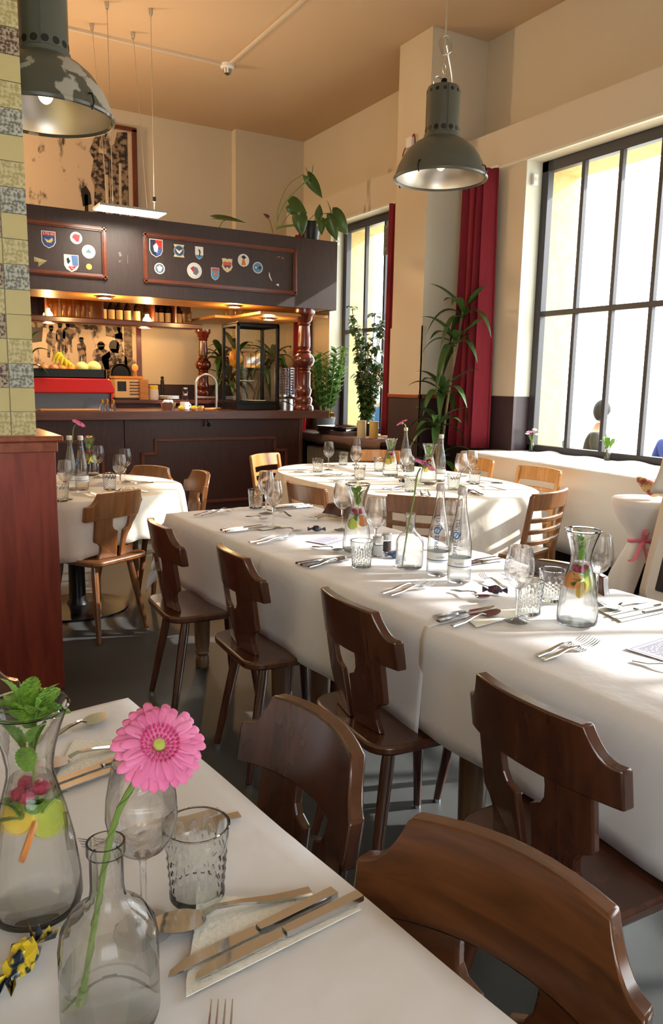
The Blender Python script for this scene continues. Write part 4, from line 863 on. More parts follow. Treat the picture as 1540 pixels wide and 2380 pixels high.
def make_bottle(fill, lettering=True):
    t = thing('water_bottle', 'x', 'bottle')
    zs = [.0,.002,.006,.012,.04,.07,.10,.1125,.125,.1375,.15,.1625,.175,.1875,.2,.2125,.225,.2375,.25,.2625,.275,.288]
    out = [(bottle_r(z)-(.006 if z==0 else 0), z) for z in zs]
    MB().lathe(out+[(r-.002,z) for r,z in out[::-1][:-2]]+[(.003,.006)], 32).build('glass', M_GLASS, t)
    if fill: 
        w = [(.003,.0065)]+[(bottle_r(z)-.0022, z) for z in zs[3:] if z <= fill]+[(bottle_r(fill)-.0022,fill),(.003,fill+.0003)]
        MB().lathe(w, 30).build('water', M_WATER, t)
    MB().lathe([(.0145,.284),(.0155,.286),(.0155,.306),(.0135,.309),(.002,.3092)], 22).build('cap', M_CAP, t)
    lb = MB().lathe([(.03765,.048),(.0377,.052),(.0377,.078),(.03765,.082)], 36, cap=False).build('label', M_LABELW, t)
    MB().lathe([(.0379,.055),(.0379,.0575)], 36, cap=False).build('label_stripe', M_NAVY, lb)
    def wrap(body, size, m, z0, a0, vertical, name, par):
        o = text(body, size, m, par, (0,0,0), (0,0,0), name, 0.0, 'CENTER')
        for v in o.data.vertices:
            u, w = v.co.x, v.co.y
            z, lat = (z0+u, -w) if vertical else (z0+w, u)
            r = bottle_r(z)+.0011; a = a0+lat/r
            v.co = (r*math.cos(a), r*math.sin(a), z)
        return o
    if lettering:
        a0 = math.radians(-132)
        wrap('SPREE', .019, M_NAVY, .118, a0, True, 'lettering', t)
        wrap('UELL', .019, M_NAVY, .191, a0, True, 'lettering', t)
        wrap('Q', .034, M_BLUEP, .157, a0, True, 'lettering', t)
        pts = []
        for i in range(7): 
            q = i/6; z = .143+.03*q; r = bottle_r(z)+.0016; a = a0+(-.5+1.0*q+.12*math.sin(q*6)); pts.append((r*math.cos(a), r*math.sin(a), z))
        MB().tube(pts, [.0006,.0016,.002,.0022,.002,.0016,.0006], 6).build('swoosh', M_CYANP, t)
        wrap('CLASSIC', .008, M_NAVY, .067, a0+.4, False, 'label_text', lb)
    return t
def gerbera(parent, c, normal, R, single=True, mp=None, seed=1, name='flower_head'):
    """flower head: two rings of petals round a disc, facing `normal`"""
    rnd = random.Random(seed); q = Vector(normal).to_track_quat('Z','Y').to_matrix().to_4x4(); T = Matrix.Translation(c)@q
    hd = MB().lathe([(.002,-.012),(R*.16,-.010),(R*.22,-.004),(R*.2,.002),(.002,.003)], 14).xf(T).build(name, M_STEM, parent)
    join = MB()
    for ring, (n, L, z, W) in enumerate(((27,R,0,.125),(24,R*.84,.004,.115))):
        for k in range(n):
            a = 2*PI*(k+.5*ring)/n+rnd.uniform(-.06,.06); l = L*rnd.uniform(.93,1.04); dr = rnd.uniform(-.10,.10)
            pth = [(R*.14,0,z),(l*.4,0,z+.06*l+dr*l*.1),(l*.72,0,z+.07*l+dr*l*.3),(l*.93,0,z+.03*l+dr*l*.6),(l,0,z-.0*l+dr*l*.7)]
            pr = {0:.35,1:.75,2:1.0,3:.8,4:.25}
            mb = MB(); vs = []
            for i,p in enumerate(pth):
                w = W*R*pr[i]; vs += [(p[0],-w,p[2]+w*.35),(p[0],0,p[2]),(p[0],w,p[2]+w*.35)]
            mb.add(vs, [(i*3+j,(i+1)*3+j,(i+1)*3+j+1,i*3+j+1) for i in range(4) for j in range(2)]).xf(T@Matrix.Rotation(a,4,'Z'))
            if single: mb.build('petal', M_PINK, hd, solid=.0004, ang=60)
            else: join.add(mb.v, mb.f)
    if not single: join.build('petals', M_PINK, hd, ang=60)
    fl = MB()
    for ring,(n,r0_) in enumerate(((26,.40),(20,.30),(14,.20))):
        for k in range(n):
            a = 2*PI*(k+.3*ring)/n; fl.tube([(R*r0_*math.cos(a)*.85,R*r0_*math.sin(a)*.85,.002),(R*r0_*math.cos(a)*1.05,R*r0_*math.sin(a)*1.05,R*(.26-.05*ring))], [R*.04,R*.026], 5)
    fl.xf(T); stuff(fl.build('florets', M_PINKD, hd))
    MB().ball((0,0,R*.10), (R*.14,R*.14,R*.08), 6, 12, .2, 3).xf(T).build('eye', M_YGREEN, hd)
    return hd
def make_vase(head, normal, stem, R=.043, single=False, bind=False):
    t = thing('bud_vase', 'x', 'vase')
    out = [(.04,0),(.046,.003),(.048,.01),(.048,.085),(.0455,.10),(.037,.115),(.024,.125),(.0175,.134),(.016,.145),(.016,.178),(.0185,.181),(.0185,.192)]
    MB().lathe(out+[(r-.0024,z) for r,z in out[::-1][:-2]]+[(.003,.007)], 36).build('glass', M_GLASS, t)
    MB().lathe([(.003,.0075),(.0445,.0078),(.0452,.015),(.0452,.06),(.003,.0603)], 32).build('water', M_WATER, t)
    MB().tube(stem, .0031, 8).build('stem', M_STEM, t)
    if bind:
        w = []
        for i in range(60):
            q = i/59*(len(stem)-1); k = min(int(q), len(stem)-2); p = Vector(stem[k]).lerp(Vector(stem[k+1]), q-k); a = i*.75; w.append((p.x+.0036*math.cos(a), p.y+.0036*math.sin(a), p.z))
        MB().tube(w, .0005, 4).build('floral_wire', M_FIC, t)
        MB().tube([stem[0], Vector(stem[0]).lerp(Vector(stem[1]),.5)], .0052, 10).build('stem_wrap', M_STEM, t)
    gerbera(t, head, normal, R, single)
    return t
def smooth_path(pts, n=14):
    pts = [Vector(p) for p in pts]; out = []
    for i in range(n):
        q = i/(n-1)*(len(pts)-1); k = min(int(q), len(pts)-2); u = q-k
        p0 = pts[max(k-1,0)]; p1 = pts[k]; p2 = pts[k+1]; p3 = pts[min(k+2,len(pts)-1)]
        out.append(.5*((2*p1)+(p2-p0)*u+(2*p0-5*p1+4*p2-p3)*u*u+(3*p1-p0-3*p2+p3)*u**3))
    return out
# ---- cutlery (local x runs from the handle end to the tip)
def strip(pts, th):   # pts = (x, halfwidth, z): flat bar with rounded shape
    return MB().loft([[(x,-w,z),(x,w,z),(x,w*.85,z+th),(x,-w*.85,z+th)] for x,w,z in pts])
def make_fork(s=1.0):
    t = thing('fork', 'x', 'fork')
    strip([(0,.0075,.001),(.05*s,.007,.0035),(.09*s,.0045,.010),(.118*s,.0035,.0125),(.13*s,.006,.0105)], .0026).build('handle', M_STEEL, t, ang=50)
    h = strip([(.13*s,.006,.0105),(.14*s,.0115,.007),(.152*s,.0122,.004)], .0016).build('head', M_STEEL, t, ang=50)
    tn = strip([(.151*s,.0013,.004),(.17*s,.0013,.004),(.19*s,.0011,.009),(.202*s,.0006,.015)], .0014).mesh('tine', M_STEEL)
    for y in (-.0106,-.0036,.0036,.0106):
        o = bpy.data.objects.new('tine', tn); C.objects.link(o); o.parent = h; o.location = (0,y,0)
    return t
def make_spoon(s=1.0):
    t = thing('spoon', 'x', 'spoon')
    strip([(0,.0075,.001),(.05*s,.007,.0035),(.09*s,.0045,.011),(.122*s,.0035,.0135),(.136*s,.005,.009)], .0026).build('handle', M_STEEL, t, ang=50)
    n = 20; rings = []
    for k, zz in ((1.0,.0085),(.86,.005),(.6,.0022),(.25,.0012)):
        rings.append([(.166*s+.033*s*k*math.cos(a), .0205*k*math.sin(a)*(1-.12*math.cos(a)), zz+.003*(math.cos(a)+.2)*k) for a in [2*PI*i/n for i in range(n)]])
    MB().loft(rings, cap=True).build('bowl', M_STEEL, t, ang=60); return t
def make_knife(s=1.0):
    t = thing('knife', 'x', 'knife')
    strip([(0,.0078,.001),(.003*s,.0085,.001),(.1*s,.0075,.001),(.112*s,.006,.001)], .006).build('handle', M_STEEL, t, ang=40)
    MB().prism([(.11*s,-.0055),(.115*s,-.0085),(.16*s,-.0105),(.205*s,-.009),(.222*s,-.003),(.228*s,.004),(.222*s,.0055),(.115*s,.0055)], lambda x,y:(x,y,.002), lambda x,y:(x,y,.0038)).build('blade', M_STEEL, t, smooth=False); return t
cut = {'fork': make_fork(), 'spoon': make_spoon(), 'knife': make_knife(), 'dfork': make_fork(.72), 'dspoon': make_spoon(.72)}
cut['dfork'].name = 'dessert_fork'; cut['dspoon'].name = 'dessert_spoon'
cnt = {}
def lay(kind, x, y, deg, label, z=TZ, group='cutlery'):
    f = kind not in cnt; cnt[kind] = 1
    o = proto_at(cut[kind], f, (x,y,z+.0012), D(deg), label, group); return o
L = lay
# long table, far end to near end
L('fork',1.262,3.435,22,'upper of two forks at the far left corner of the long table'); L('fork',1.288,3.405,20,'lower of two forks at the far left corner of the long table')
L('dspoon',1.475,3.31,-72,'small spoon lying near the far left corner forks')
L('knife',1.232,3.03,13,'left knife of the pair beside the far left wine glass'); L('knife',1.238,2.995,11,'right knife of the pair beside the far left wine glass')
L('fork',1.24,2.755,15,'upper of two forks before the second chair'); L('fork',1.252,2.722,14,'lower of two forks before the second chair'); L('dspoon',1.47,2.98,-70,'small spoon right of the far left wine glass foot')
L('knife',1.915,3.50,188,'knife lying along the far right corner of the long table'); L('knife',1.91,3.46,187,'second knife at the far right corner of the long table')
L('dfork',1.66,3.215,85,'small fork pointing away near the far tumbler'); L('fork',1.89,3.10,166,'upper of two forks at the right side of the far cloth'); L('fork',1.885,3.06,163,'lower of two forks at the right side of the far cloth')
L('dspoon',1.425,2.575,-66,'small spoon beside the lavender card on the long table')
L('knife',1.235,2.345,7,'upper knife of the trio before the third chair'); L('knife',1.238,2.315,6,'lower knife of the trio before the third chair'); L('spoon',1.25,2.285,14,'spoon of the trio before the third chair')
L('fork',1.288,1.89,13,'upper of two forks in front of the water bottles'); L('fork',1.298,1.86,12,'lower of two forks in front of the water bottles')
L('knife',1.945,2.11,184,'upper knife at the right table edge behind the bottles'); L('knife',1.945,2.075,183,'lower knife at the right table edge behind the bottles'); L('dfork',1.676,1.765,82,'small fork right of the front water bottle'); L('dspoon',1.507,1.825,-80,'small spoon beside the wine-red candy')
L('knife',1.275,1.615,2,'upper knife of the trio left of the near wine glass'); L('knife',1.262,1.58,4,'lower knife of the trio left of the near wine glass'); L('spoon',1.272,1.535,10,'spoon of the trio left of the near wine glass')
L('fork',1.305,1.262,8,'left of two forks near the long table front edge'); L('fork',1.30,1.238,5,'right of two forks near the long table front edge')
L('spoon',1.955,1.46,184,'spoon on the napkin at the right edge behind the lemon carafe'); L('knife',1.955,1.42,182,'upper knife on the napkin at the right edge of the table'); L('knife',1.95,1.385,181,'lower knife on the napkin at the right edge of the table'); L('dfork',1.90,1.86,176,'small fork behind the lemon carafe')
L('dspoon',1.487,1.135,-72,'bright spoon handle near the menu card at the right frame edge')
# foreground table
L('spoon',.428,.766,174,'spoon beside the cut tumbler on the foreground napkin'); L('knife',.452,.748,188,'upper knife on the foreground napkin'); L('knife',.476,.726,187,'lower knife on the foreground napkin', TZ+.001)
L('spoon',.372,1.262,186,'spoon on the far napkin of the foreground table'); L('knife',.388,1.236,195,'upper knife on the far napkin of the foreground table'); L('knife',.40,1.212,194,'lower knife on the far napkin of the foreground table')
L('fork',.398,.992,182,'upper of two forks seen through the foreground wine glass'); L('fork',.42,.968,179,'lower of two forks seen through the foreground wine glass')
L('fork',.165,.465,62,'fork with only its tines showing at the bottom frame edge'); L('dspoon',.20,1.34,20,'dark small spoon behind the foreground carafe')
# oval and round tables
for i,(x,y,a,k) in enumerate(((2.53,4.86,-30,'knife'),(2.56,4.62,-20,'fork'),(2.58,4.57,-22,'fork'),(2.50,4.28,10,'knife'),(2.49,4.22,12,'knife'),(2.62,3.86,20,'knife'),(2.65,3.82,22,'knife'),(2.66,3.52,60,'fork'),(2.70,3.50,60,'fork'),(3.0,3.42,80,'knife'),(3.03,3.42,82,'spoon'),(3.50,3.78,150,'knife'),(3.52,3.83,152,'fork'),(3.57,4.2,175,'knife'),(2.9,5.22,-70,'fork'),(2.62,4.98,-40,'fork'),(3.3,3.52,110,'fork'),(2.98,5.2,-75,'knife'))):
    L(k, x, y, a, ['knife at the left rim of the oval table','upper fork behind the left tumbler of the oval table','lower fork behind the left tumbler of the oval table','upper knife beside the left ladder chair','lower knife beside the left ladder chair','upper knife behind the far carafe rim on the oval table','lower knife behind the far carafe rim on the oval table','left fork before the gerbera stem on the oval table','right fork before the gerbera stem on the oval table','knife behind the water bottle caps','spoon behind the water bottle caps','long knife at the right end of the oval table','fork at the right end of the oval table','knife by the window side of the oval table','fork at the far left of the oval table','fork near the light chair on the oval table','fork by the right front of the oval table','knife at the far end of the oval table'][i])
for i,(x,y,a,k) in enumerate(((.99,4.20,118,'fork'),(1.03,4.21,118,'fork'),(1.20,4.24,110,'knife'),(1.43,4.72,172,'fork'),(1.45,4.66,174,'knife'),(1.36,5.10,205,'knife'),(1.30,4.28,118,'spoon'))):
    L(k, x, y, a, ['left fork above the warm-lit brown chair back','right fork above the warm-lit brown chair back','knife behind the warm-lit brown chair back','fork at the right of the left round table','knife at the right of the left round table','knife at the far side of the left round table','dark spoon behind the warm-lit brown chair'][i])
# ---- napkins
def napkin(x, y, deg, pts, label, z=TZ):
    o = MB().prism(pts, lambda a,b:(a,b,0), lambda a,b:(a,b,.0012)).build('napkin', M_NAPK, None, (x,y,z-.0004), D(deg), smooth=False); return tag(o, label, 'napkin', 'paper napkins')
NP = [(0,0),(.235,.0),(.235,.03),(.14,.125),(.02,.06)]
napkin(.236, .682, 7, [(0,0),(.232,-.001),(.236,.008),(.085,.14),(.05,.08),(.01,.02)], 'white paper napkin under the foreground knives')
napkin(.20, 1.175, 15, [(0,0),(.2,.0),(.205,.02),(.10,.135),(.05,.075),(.01,.02)], 'white paper napkin at the far side of the foreground table')
napkin(1.40, 3.0, 14, [(0,-.02),(.15,-.02),(.15,.02),(.06,.08),(0,.02)], 'white napkin under the far left knives of the long table')
napkin(1.67, 3.42, 8, [(0,0),(.25,0),(.25,.05),(0,.09)], 'white napkin under the far right knives of the long table')
napkin(1.33, 1.505, 8, [(0,0),(.22,0),(.22,.05),(.06,.11)], 'white napkin under the cutlery left of the near wine glass')
napkin(1.72, 1.36, 2, [(0,0),(.24,.0),(.24,.1),(.04,.12)], 'white napkin under the cutlery at the right frame edge')
# ---- glasses
wg = make_wine(); tu = make_tumbler()
W = [(1.475,3.023,'wine glass at the far left of the long table'),(1.60,3.36,'wine glass behind the far tumbler on the long table'),(1.714,2.835,'wine glass left of the far carafe'),(1.60,2.40,'wine glass in front of the far carafe'),(1.83,2.24,'wine glass seen through the two water bottles'),(1.465,1.497,'near wine glass left of the lemon carafe'),(1.80,1.52,'wine glass half hidden behind the lemon carafe'),
 (.229,.804,'large foreground wine glass behind the pink gerbera'),(.085,1.12,'wine glass behind the mint carafe at the left frame edge'),
 (2.846,4.916,'leftmost wine glass on the oval table'),(3.235,5.157,'rear of two overlapping wine glasses on the oval table'),(2.848,4.541,'front of two overlapping wine glasses on the oval table'),(3.04,4.22,'wine glass beside the small vase on the oval table'),(3.164,3.797,'left wine glass at the right end of the oval table'),(3.38,3.95,'right wine glass at the right end of the oval table'),
 (.833,4.19,'wine glass beside the partition on the left round table'),(1.214,5.062,'wine glass alone at the far side of the left round table'),(1.181,4.417,'front wine glass beside the tumbler on the left round table'),(1.311,4.785,'rear wine glass beside the tumbler on the left round table')]
for i,(x,y,lb) in enumerate(W): proto_at(wg, i==0, (x,y,TZ), i*.7, lb, 'wine glasses')
TU = [(1.622,3.527,'cut tumbler at the far end of the long table'),(1.418,2.21,'cut tumbler in front of the far carafe on the long table'),(1.542,1.533,'cut tumbler behind the near wine glass'),(1.70,1.60,'cut tumbler hidden behind the lemon carafe'),
 (.303,.829,'cut tumbler on the foreground table'),(.015,.775,'cut tumbler at the lower left frame edge'),(.035,.98,'cut tumbler left of the mint carafe'),
 (2.703,4.822,'leftmost cut tumbler on the oval table'),(3.139,5.193,'cut tumbler at the far side of the oval table'),(2.755,4.343,'cut tumbler before the overlapping wine glasses'),(3.16,4.72,'cut tumbler left of the rear mint carafe on the oval table'),(2.72,3.72,'cut tumbler before the small gerbera vase'),(3.018,3.685,'cut tumbler behind the bottle caps on the oval table'),(3.322,3.846,'cut tumbler under the right wine glasses of the oval table'),
 (.80,4.14,'cut tumbler beside the partition on the left round table'),(1.134,4.47,'cut tumbler in the middle of the left round table')]
for i,(x,y,lb) in enumerate(TU): proto_at(tu, i==0, (x,y,TZ), i*.45, lb, 'cut tumblers')
ca = make_carafe(1); CA = [(1.545,2.445,'water carafe with mint at the far middle of the long table'),(3.061,4.43,'left mint carafe on the oval table'),(3.038,3.963,'right mint carafe on the oval table'),(1.194,5.197,'mint carafe behind the bottles on the left round table')]
for i,(x,y,lb) in enumerate(CA): proto_at(ca, i==0, (x,y,TZ), i*1.1, lb, 'water carafes')
c2 = make_carafe(2); proto_at(c2, True, (1.598,1.408,TZ), 2.2, 'carafe with lemon slices, raspberries and mint on the long table', 'water carafes')
c3 = make_carafe(4, True, 6); proto_at(c3, True, (.127,.903,TZ), .3, 'large mint and orange carafe on the foreground table', 'water carafes')
bo = make_bottle(.095); be = make_bottle(.245); bl = make_bottle(.24, True)
proto_at(bo, True, (1.593,2.009,TZ), D(-6), 'nearly empty tall water bottle, rear of the pair on the long table', 'water bottles')
proto_at(be, True, (1.598,1.904,TZ), D(-22), 'full tall water bottle, front of the pair on the long table', 'water bottles')
proto_at(bl, True, (3.449,4.80,TZ), .5, 'tall water bottle behind the left carafe of the oval table', 'water bottles')
dup(bl, (3.206,4.061,TZ), 1.2, 'tall water bottle right of the carafes on the oval table', 'water bottles'); dup(be, (.936,4.559,TZ), D(-10), 'left tall water bottle on the left round table', 'water bottles'); dup(be, (.993,4.535,TZ), D(-14), 'right tall water bottle on the left round table', 'water bottles')
# vases with gerberas
vb = Vector((.162,.693,TZ))
st = [Vector(p)-vb for p in ((.139,.716,.765),(.152,.708,.85),(.163,.703,.915),(.176,.700,.965),(.199,.699,1.002),(.212,.703,1.012))]
v1 = make_vase(Vector((.2195,.706,1.022))-vb, (-.02,-.62,.6), smooth_path(st, 14), .0455, True, True); v1.location = vb; v1['label'] = 'clear bottle vase with a big pink gerbera in the foreground'; v1['group'] = 'gerbera vases'
vb = Vector((1.568,2.137,TZ)); st = [Vector(p)-vb for p in ((1.535,2.13,.765),(1.555,2.14,.86),(1.572,2.142,.945),(1.585,2.142,1.01),(1.592,2.142,1.07),(1.606,2.142,1.098))]
v2 = make_vase(Vector((1.624,2.142,1.106))-vb, (.45,-.1,.8), smooth_path(st, 14), .045, False); v2.location = vb; v2['label'] = 'clear bottle vase with one long-stemmed pink gerbera on the long table'; v2['group'] = 'gerbera vases'
dup(v2, (3.35,4.62,TZ-.06), 2.6, 'bottle vase with a pink gerbera on the oval table', 'gerbera vases').location.z = TZ
dup(v2, (1.032,5.015,TZ), -.4, 'bottle vase with a pink gerbera on the left round table', 'gerbera vases')
# salt and pepper
for i,(x,y) in enumerate(((1.575,2.345),(1.64,2.385))):
    t = thing('shaker', ('left','right')[i]+' steel-topped glass shaker beside the far carafe', 'shaker', (x,y,TZ), 0, 'salt and pepper'); MB().lathe([(.018,0),(.0195,.002),(.0195,.05)], 22).build('glass', M_GLASS, t); MB().lathe([(.0172,.003),(.0172,.04)], 20).build('contents', (M_LABELW, pm('ground_pepper', S(92,82,74), .9))[i], t); MB().lathe([(.02,.048),(.0205,.05),(.0205,.07),(.017,.073)], 22).build('cap', M_STEELB, t)
# crumpled sweets
def sweet(x, y, deg, m, label, s=1.0):
    rnd = random.Random(int(x*1000)); t = thing('wrapped_sweet', label, 'sweet', (x,y,TZ), D(deg), 'wrapped sweets')
    MB().ball((0,0,.012*s), (.024*s,.015*s,.012*s), 7, 10, .5, int(x*100)).build('wrapper', m, t, smooth=False)
    for sg in (-1,1):
        rg = []
        for k in range(4): rg.append([(sg*(.02+.006*k)*s, -.004*s*(k+1)*1.0+.002*i+rnd.uniform(-.002,.002), .010*s+rnd.uniform(-.005,.007)*s*(k+.3)) if False else (sg*(.02+.006*k)*s, (-.5+i/6)*.009*s*(k+.8), max(.0006,.010*s+.004*s*(-1)**i*(k*.5+.2))) for i in range(7)])
        MB().loft(rg, cap=False, closed=False).build('twist', m, t, smooth=False)
    return t
sweet(.097,.806,50,M_CANDYY,'yellow and black wrapped sweet on the foreground table',1.15); sweet(1.613,2.335-.05,-30,M_CANDYB,'blue wrapped sweet beside the vase on the long table'); sweet(1.599,2.855,-25,M_CANDYK,'black wrapped sweet near the far wine glasses'); sweet(1.607,1.742,-40,M_CANDYR,'wine-red wrapped sweet near the lemon carafe'); sweet(2.95,4.1,10,M_CANDYK,'dark wrapped sweet on the oval table')
# printed cards
def card(x, y, deg, w, h, label, z=TZ):
    t = thing('menu_card', label, 'card', (x,y,z), D(deg), 'menu cards'); MB().bx(0,w,0,h,0,.0008).build('sheet', M_CARD, t, smooth=False)
    b = .008; fr_ = MB().bx(b,w-b,b,b+.0012,.0008,.001).bx(b,w-b,h-b-.0012,h-b,.0008,.001).bx(b,b+.0012,b,h-b,.0008,.001).bx(w-b-.0012,w-b,b,h-b,.0008,.001); fr_.build('border', M_INK, t, smooth=False)
    ln = MB(); rnd = random.Random(3); y_ = h-.022
    while y_ > .02:
        x_ = .018
        while x_ < w-.03:
            l = rnd.uniform(.006,.02); ln.bx(x_, min(x_+l,w-.018), y_, y_+.0022, .0008, .001); x_ += l+.004
        y_ -= .0075
    stuff(ln.build('text_lines', M_INK, t, smooth=False)); return t
card(1.50,2.60,24,.15,.10,'lavender printed card beside the far carafe'); card(1.545,1.205,-84,.15,.22,'white menu card with printed border at the right frame edge'); card(1.07,4.70,-35,.10,.16,'printed card leaning towards the bottles on the left round table')
# ================================================================ pendant lamps
M_CHIP = pm('chipped_grey_enamel', S(80,80,70), .32, 0, noise=(6.5, S(162,158,144), .012), coord='Object')
_r = [n for n in M_CHIP.node_tree.nodes if n.type == 'VALTORGB'][0].color_ramp.elements; _r[0].position = .545; _r[1].position = .56
def pendant(label, loc, m, chips):
    t = thing('pendant_lamp', label, 'lamp', loc)
    bowl = [(.293,.0),(.297,.008),(.29,.03),(.275,.075),(.25,.125),(.212,.175),(.165,.215),(.125,.238),(.112,.245)]
    MB().lathe(bowl, 48, cap=False).build('bowl', m, t)
    MB().lathe([(.286,.004)]+[(r-.006,z-.003) for r,z in bowl[2:]]+[(.02,.243)], 48, cap=False).build('reflector', M_SILVER, t)
    MB().lathe([(.283,0),(.29,-.010),(.301,-.008),(.304,.004),(.297,.014),(.289,.008)], 48, loop=True).build('rim', m, t)
    neck = MB().lathe([(.116,.238),(.116,.262),(.108,.268),(.108,.52),(.10,.548),(.07,.556),(.003,.557)], 36).build('housing', M_LAMPG, t)
    for z, r, n in ((.29,.017,14),(.515,.0125,14)):
        for k in range(n):
            a = 2*PI*k/n+.1; MB().lathe([(.002,.0),(r,.0),(r*.9,.0015),(.002,.0015)], 14).xf(Matrix.Rotation(a,4,'Z')@Matrix.Translation((.1072 if z<.5 else .1065,0,z))@Matrix.Rotation(PI/2,4,'Y')).build('vent_hole', M_BLACK, neck)
    MB().bx(.107,.112,-.004,.004,.25,.54).xf(Matrix.Rotation(-1.9,4,'Z')).build('seam', m, neck, smooth=False)
    for a in (.3, 2.0, 3.6, 5.2):
        MB().tube([(.285*math.cos(a),.285*math.sin(a),.05),(.302*math.cos(a),.302*math.sin(a),.045),(.315*math.cos(a),.315*math.sin(a),.01),(.300*math.cos(a),.300*math.sin(a),-.02)], .004, 6).build('clip', M_BLKM, t)
    b = MB().ball((0,0,.10), (.035,.035,.05)).build('bulb', E_WARM, t); MB().lathe([(.03,.14),(.035,.15),(.035,.235)], 16).build('socket', M_LABELW, t)
    MB().lathe([(.022,.556),(.02,.6),(.008,.605)], 12).build('hook_mount', M_BLKM, t)
    MB().tube([(.0,0,.6)]+[(.012*math.sin(q),0,.66-.03*math.cos(q)) for q in [i*.5 for i in range(13)]], .003, 6).build('chain_link', M_STEELB, t)
    for k in range(2): MB().tube([(.045*math.cos(q)*(1-.1*k),.02*k-.01+.006*math.sin(3*q),.80+.052*math.sin(q)) for q in [2*PI*i/18 for i in range(18)]], .004, 6, loop=True).build('cable_coil', M_STEELB, t)
    MB().tube([(.0,0,.685),(.0,0,.80)], .003, 6).build('hanger', M_STEELB, t)
    MB().tube(smooth_path([(.07,0,.55),(.065,0,.62),(.03,0,.74),(.012,0,.80)],10), .005, 6).build('cable', M_STEELB, t)
    MB().tube(smooth_path([(-.075,0,.55),(-.08,0,.585),(-.05,0,.61),(-.01,0,.59)],10), .005, 6).build('cable', M_STEELB, t)
    MB().tube([(0,0,.80),(.004,0,1.2),(.01,0,ZC-loc[2])], .006, 6).build('suspension_cable', M_STEELB, t)
    lamp('bulb_light', (0,0,.05), 'SPOT', 8, (1,.82,.58), .05, None, D(135), t)
pendant('grey enamel pendant lamp hanging before the column', (3.26, 4.25, 2.70), M_LAMPG, False)
pendant('chipped grey enamel pendant lamp beside the tiled pillar', (.758, 3.92, 2.555), M_CHIP, True)
# ================================================================ curtains
def curtain(label, x, y0, y1, z0, z1, folds, amp, m, seed=0, flare=1.25):
    yc = (y0+y1)/2; n = folds*14
    def fn(u, v):
        y = y0+(y1-y0)*u; z = z0+(z1-z0)*v; k = 1+(flare-1)*(1-v)**1.5
        a = amp*(.75+.35*(1-v))
        return (a*math.sin(2*PI*folds*u+seed+.3*math.sin(3*v))+.3*a*math.sin(4.7*PI*folds*u+seed), (y-yc)*k, z-z0)
    t = thing('curtain', label, 'curtain', (x, yc, z0)); MB().grid(fn, n, 14).build('fabric', m, t, ang=80, solid=.003)
    MB().tube([(0,y0-yc-.03,z1-z0+.0),(0,y1-yc+.03,z1-z0)], .008, 8).build('rail', M_LABELW, t); return t
curtain('long crimson curtain hanging beside the large window', 4.73, 5.41, 5.79, .822, 3.24, 4, .062, M_CURT, .6, 1.15)
curtain('crimson curtain edge beyond the column at the far window', 4.77, 6.68, 7.06, .83, 3.23, 4, .04, M_CURT, 1.6, 1.1)
curtain('crimson curtain behind the near turned post at the far window', 4.77, 8.80, 9.2, .83, 3.23, 4, .04, M_CURT, 2.6, 1.1)
# ================================================================ window ledge cover
def ledge():
    t = thing('window_ledge', 'ledge under the large window covered with white paper', 'ledge', (4.6, 4, 0))
    fx = lambda y: 4.42-(5.32-y)*.118
    ys = [5.32-.105*i for i in range(36)]
    zt = .815; zb = .19
    vs = []; rows = 0
    crease = lambda y: -.006*max(0, 1-abs(((5.32-y) % .62)-.31)/.05)
    for y in ys:
        prof = [(5.03,zt),(4.9,zt+.001),(fx(y)+.2,zt),(fx(y)+.012,zt),(fx(y),zt-.012),(fx(y)+crease(y),zt-.17),(fx(y)-.006,zt-.34),(fx(y)+crease(y),zt-.36),(fx(y)+crease(y)*.5,zb+.1),(fx(y)+.01,zb)]
        vs += [(a-4.6, y-4, z) for a, z in prof]; rows += 1
    n = 10
    mb = MB().add(vs, [(i*n+j,(i+1)*n+j,(i+1)*n+j+1,i*n+j+1) for i in range(rows-1) for j in range(n-1)])
    b = len(mb.v); y = 5.32
    mb.add([(5.03-4.6,y-4,zt),(fx(y)-4.6,y-4,zt-.006),(fx(y)+.01-4.6,y-4,zb),(5.03-4.6,y-4,zb)], [(0,1,2,3)])
    mb.build('paper_cover', M_PAPER, t, ang=50, solid=.002)
    MB().prism([(4.5,5.30),(5.02,5.30),(5.02,1.6),(4.12,1.6)], lambda a,b:(a-4.6,b-4,0), lambda a,b:(a-4.6,b-4,.80)).build('carcass', M_BLACK, t, smooth=False)
    sh_ = MB(); rnd = random.Random(5)
    for y0,y1,x0,x1,lift in ((4.95,4.45,4.86,5.02,.02),(4.55,3.9,4.80,5.0,.012),(4.1,3.5,4.84,5.01,.018)):
        sh_.grid(lambda u,v: (x0+(x1-x0)*v-4.6, y0+(y1-y0)*u-4, zt+.003+lift*max(0,math.sin(PI*u*2))*v), 14, 4)
    sh_.build('loose_sheet', M_PAPER, t, ang=60)
ledge()
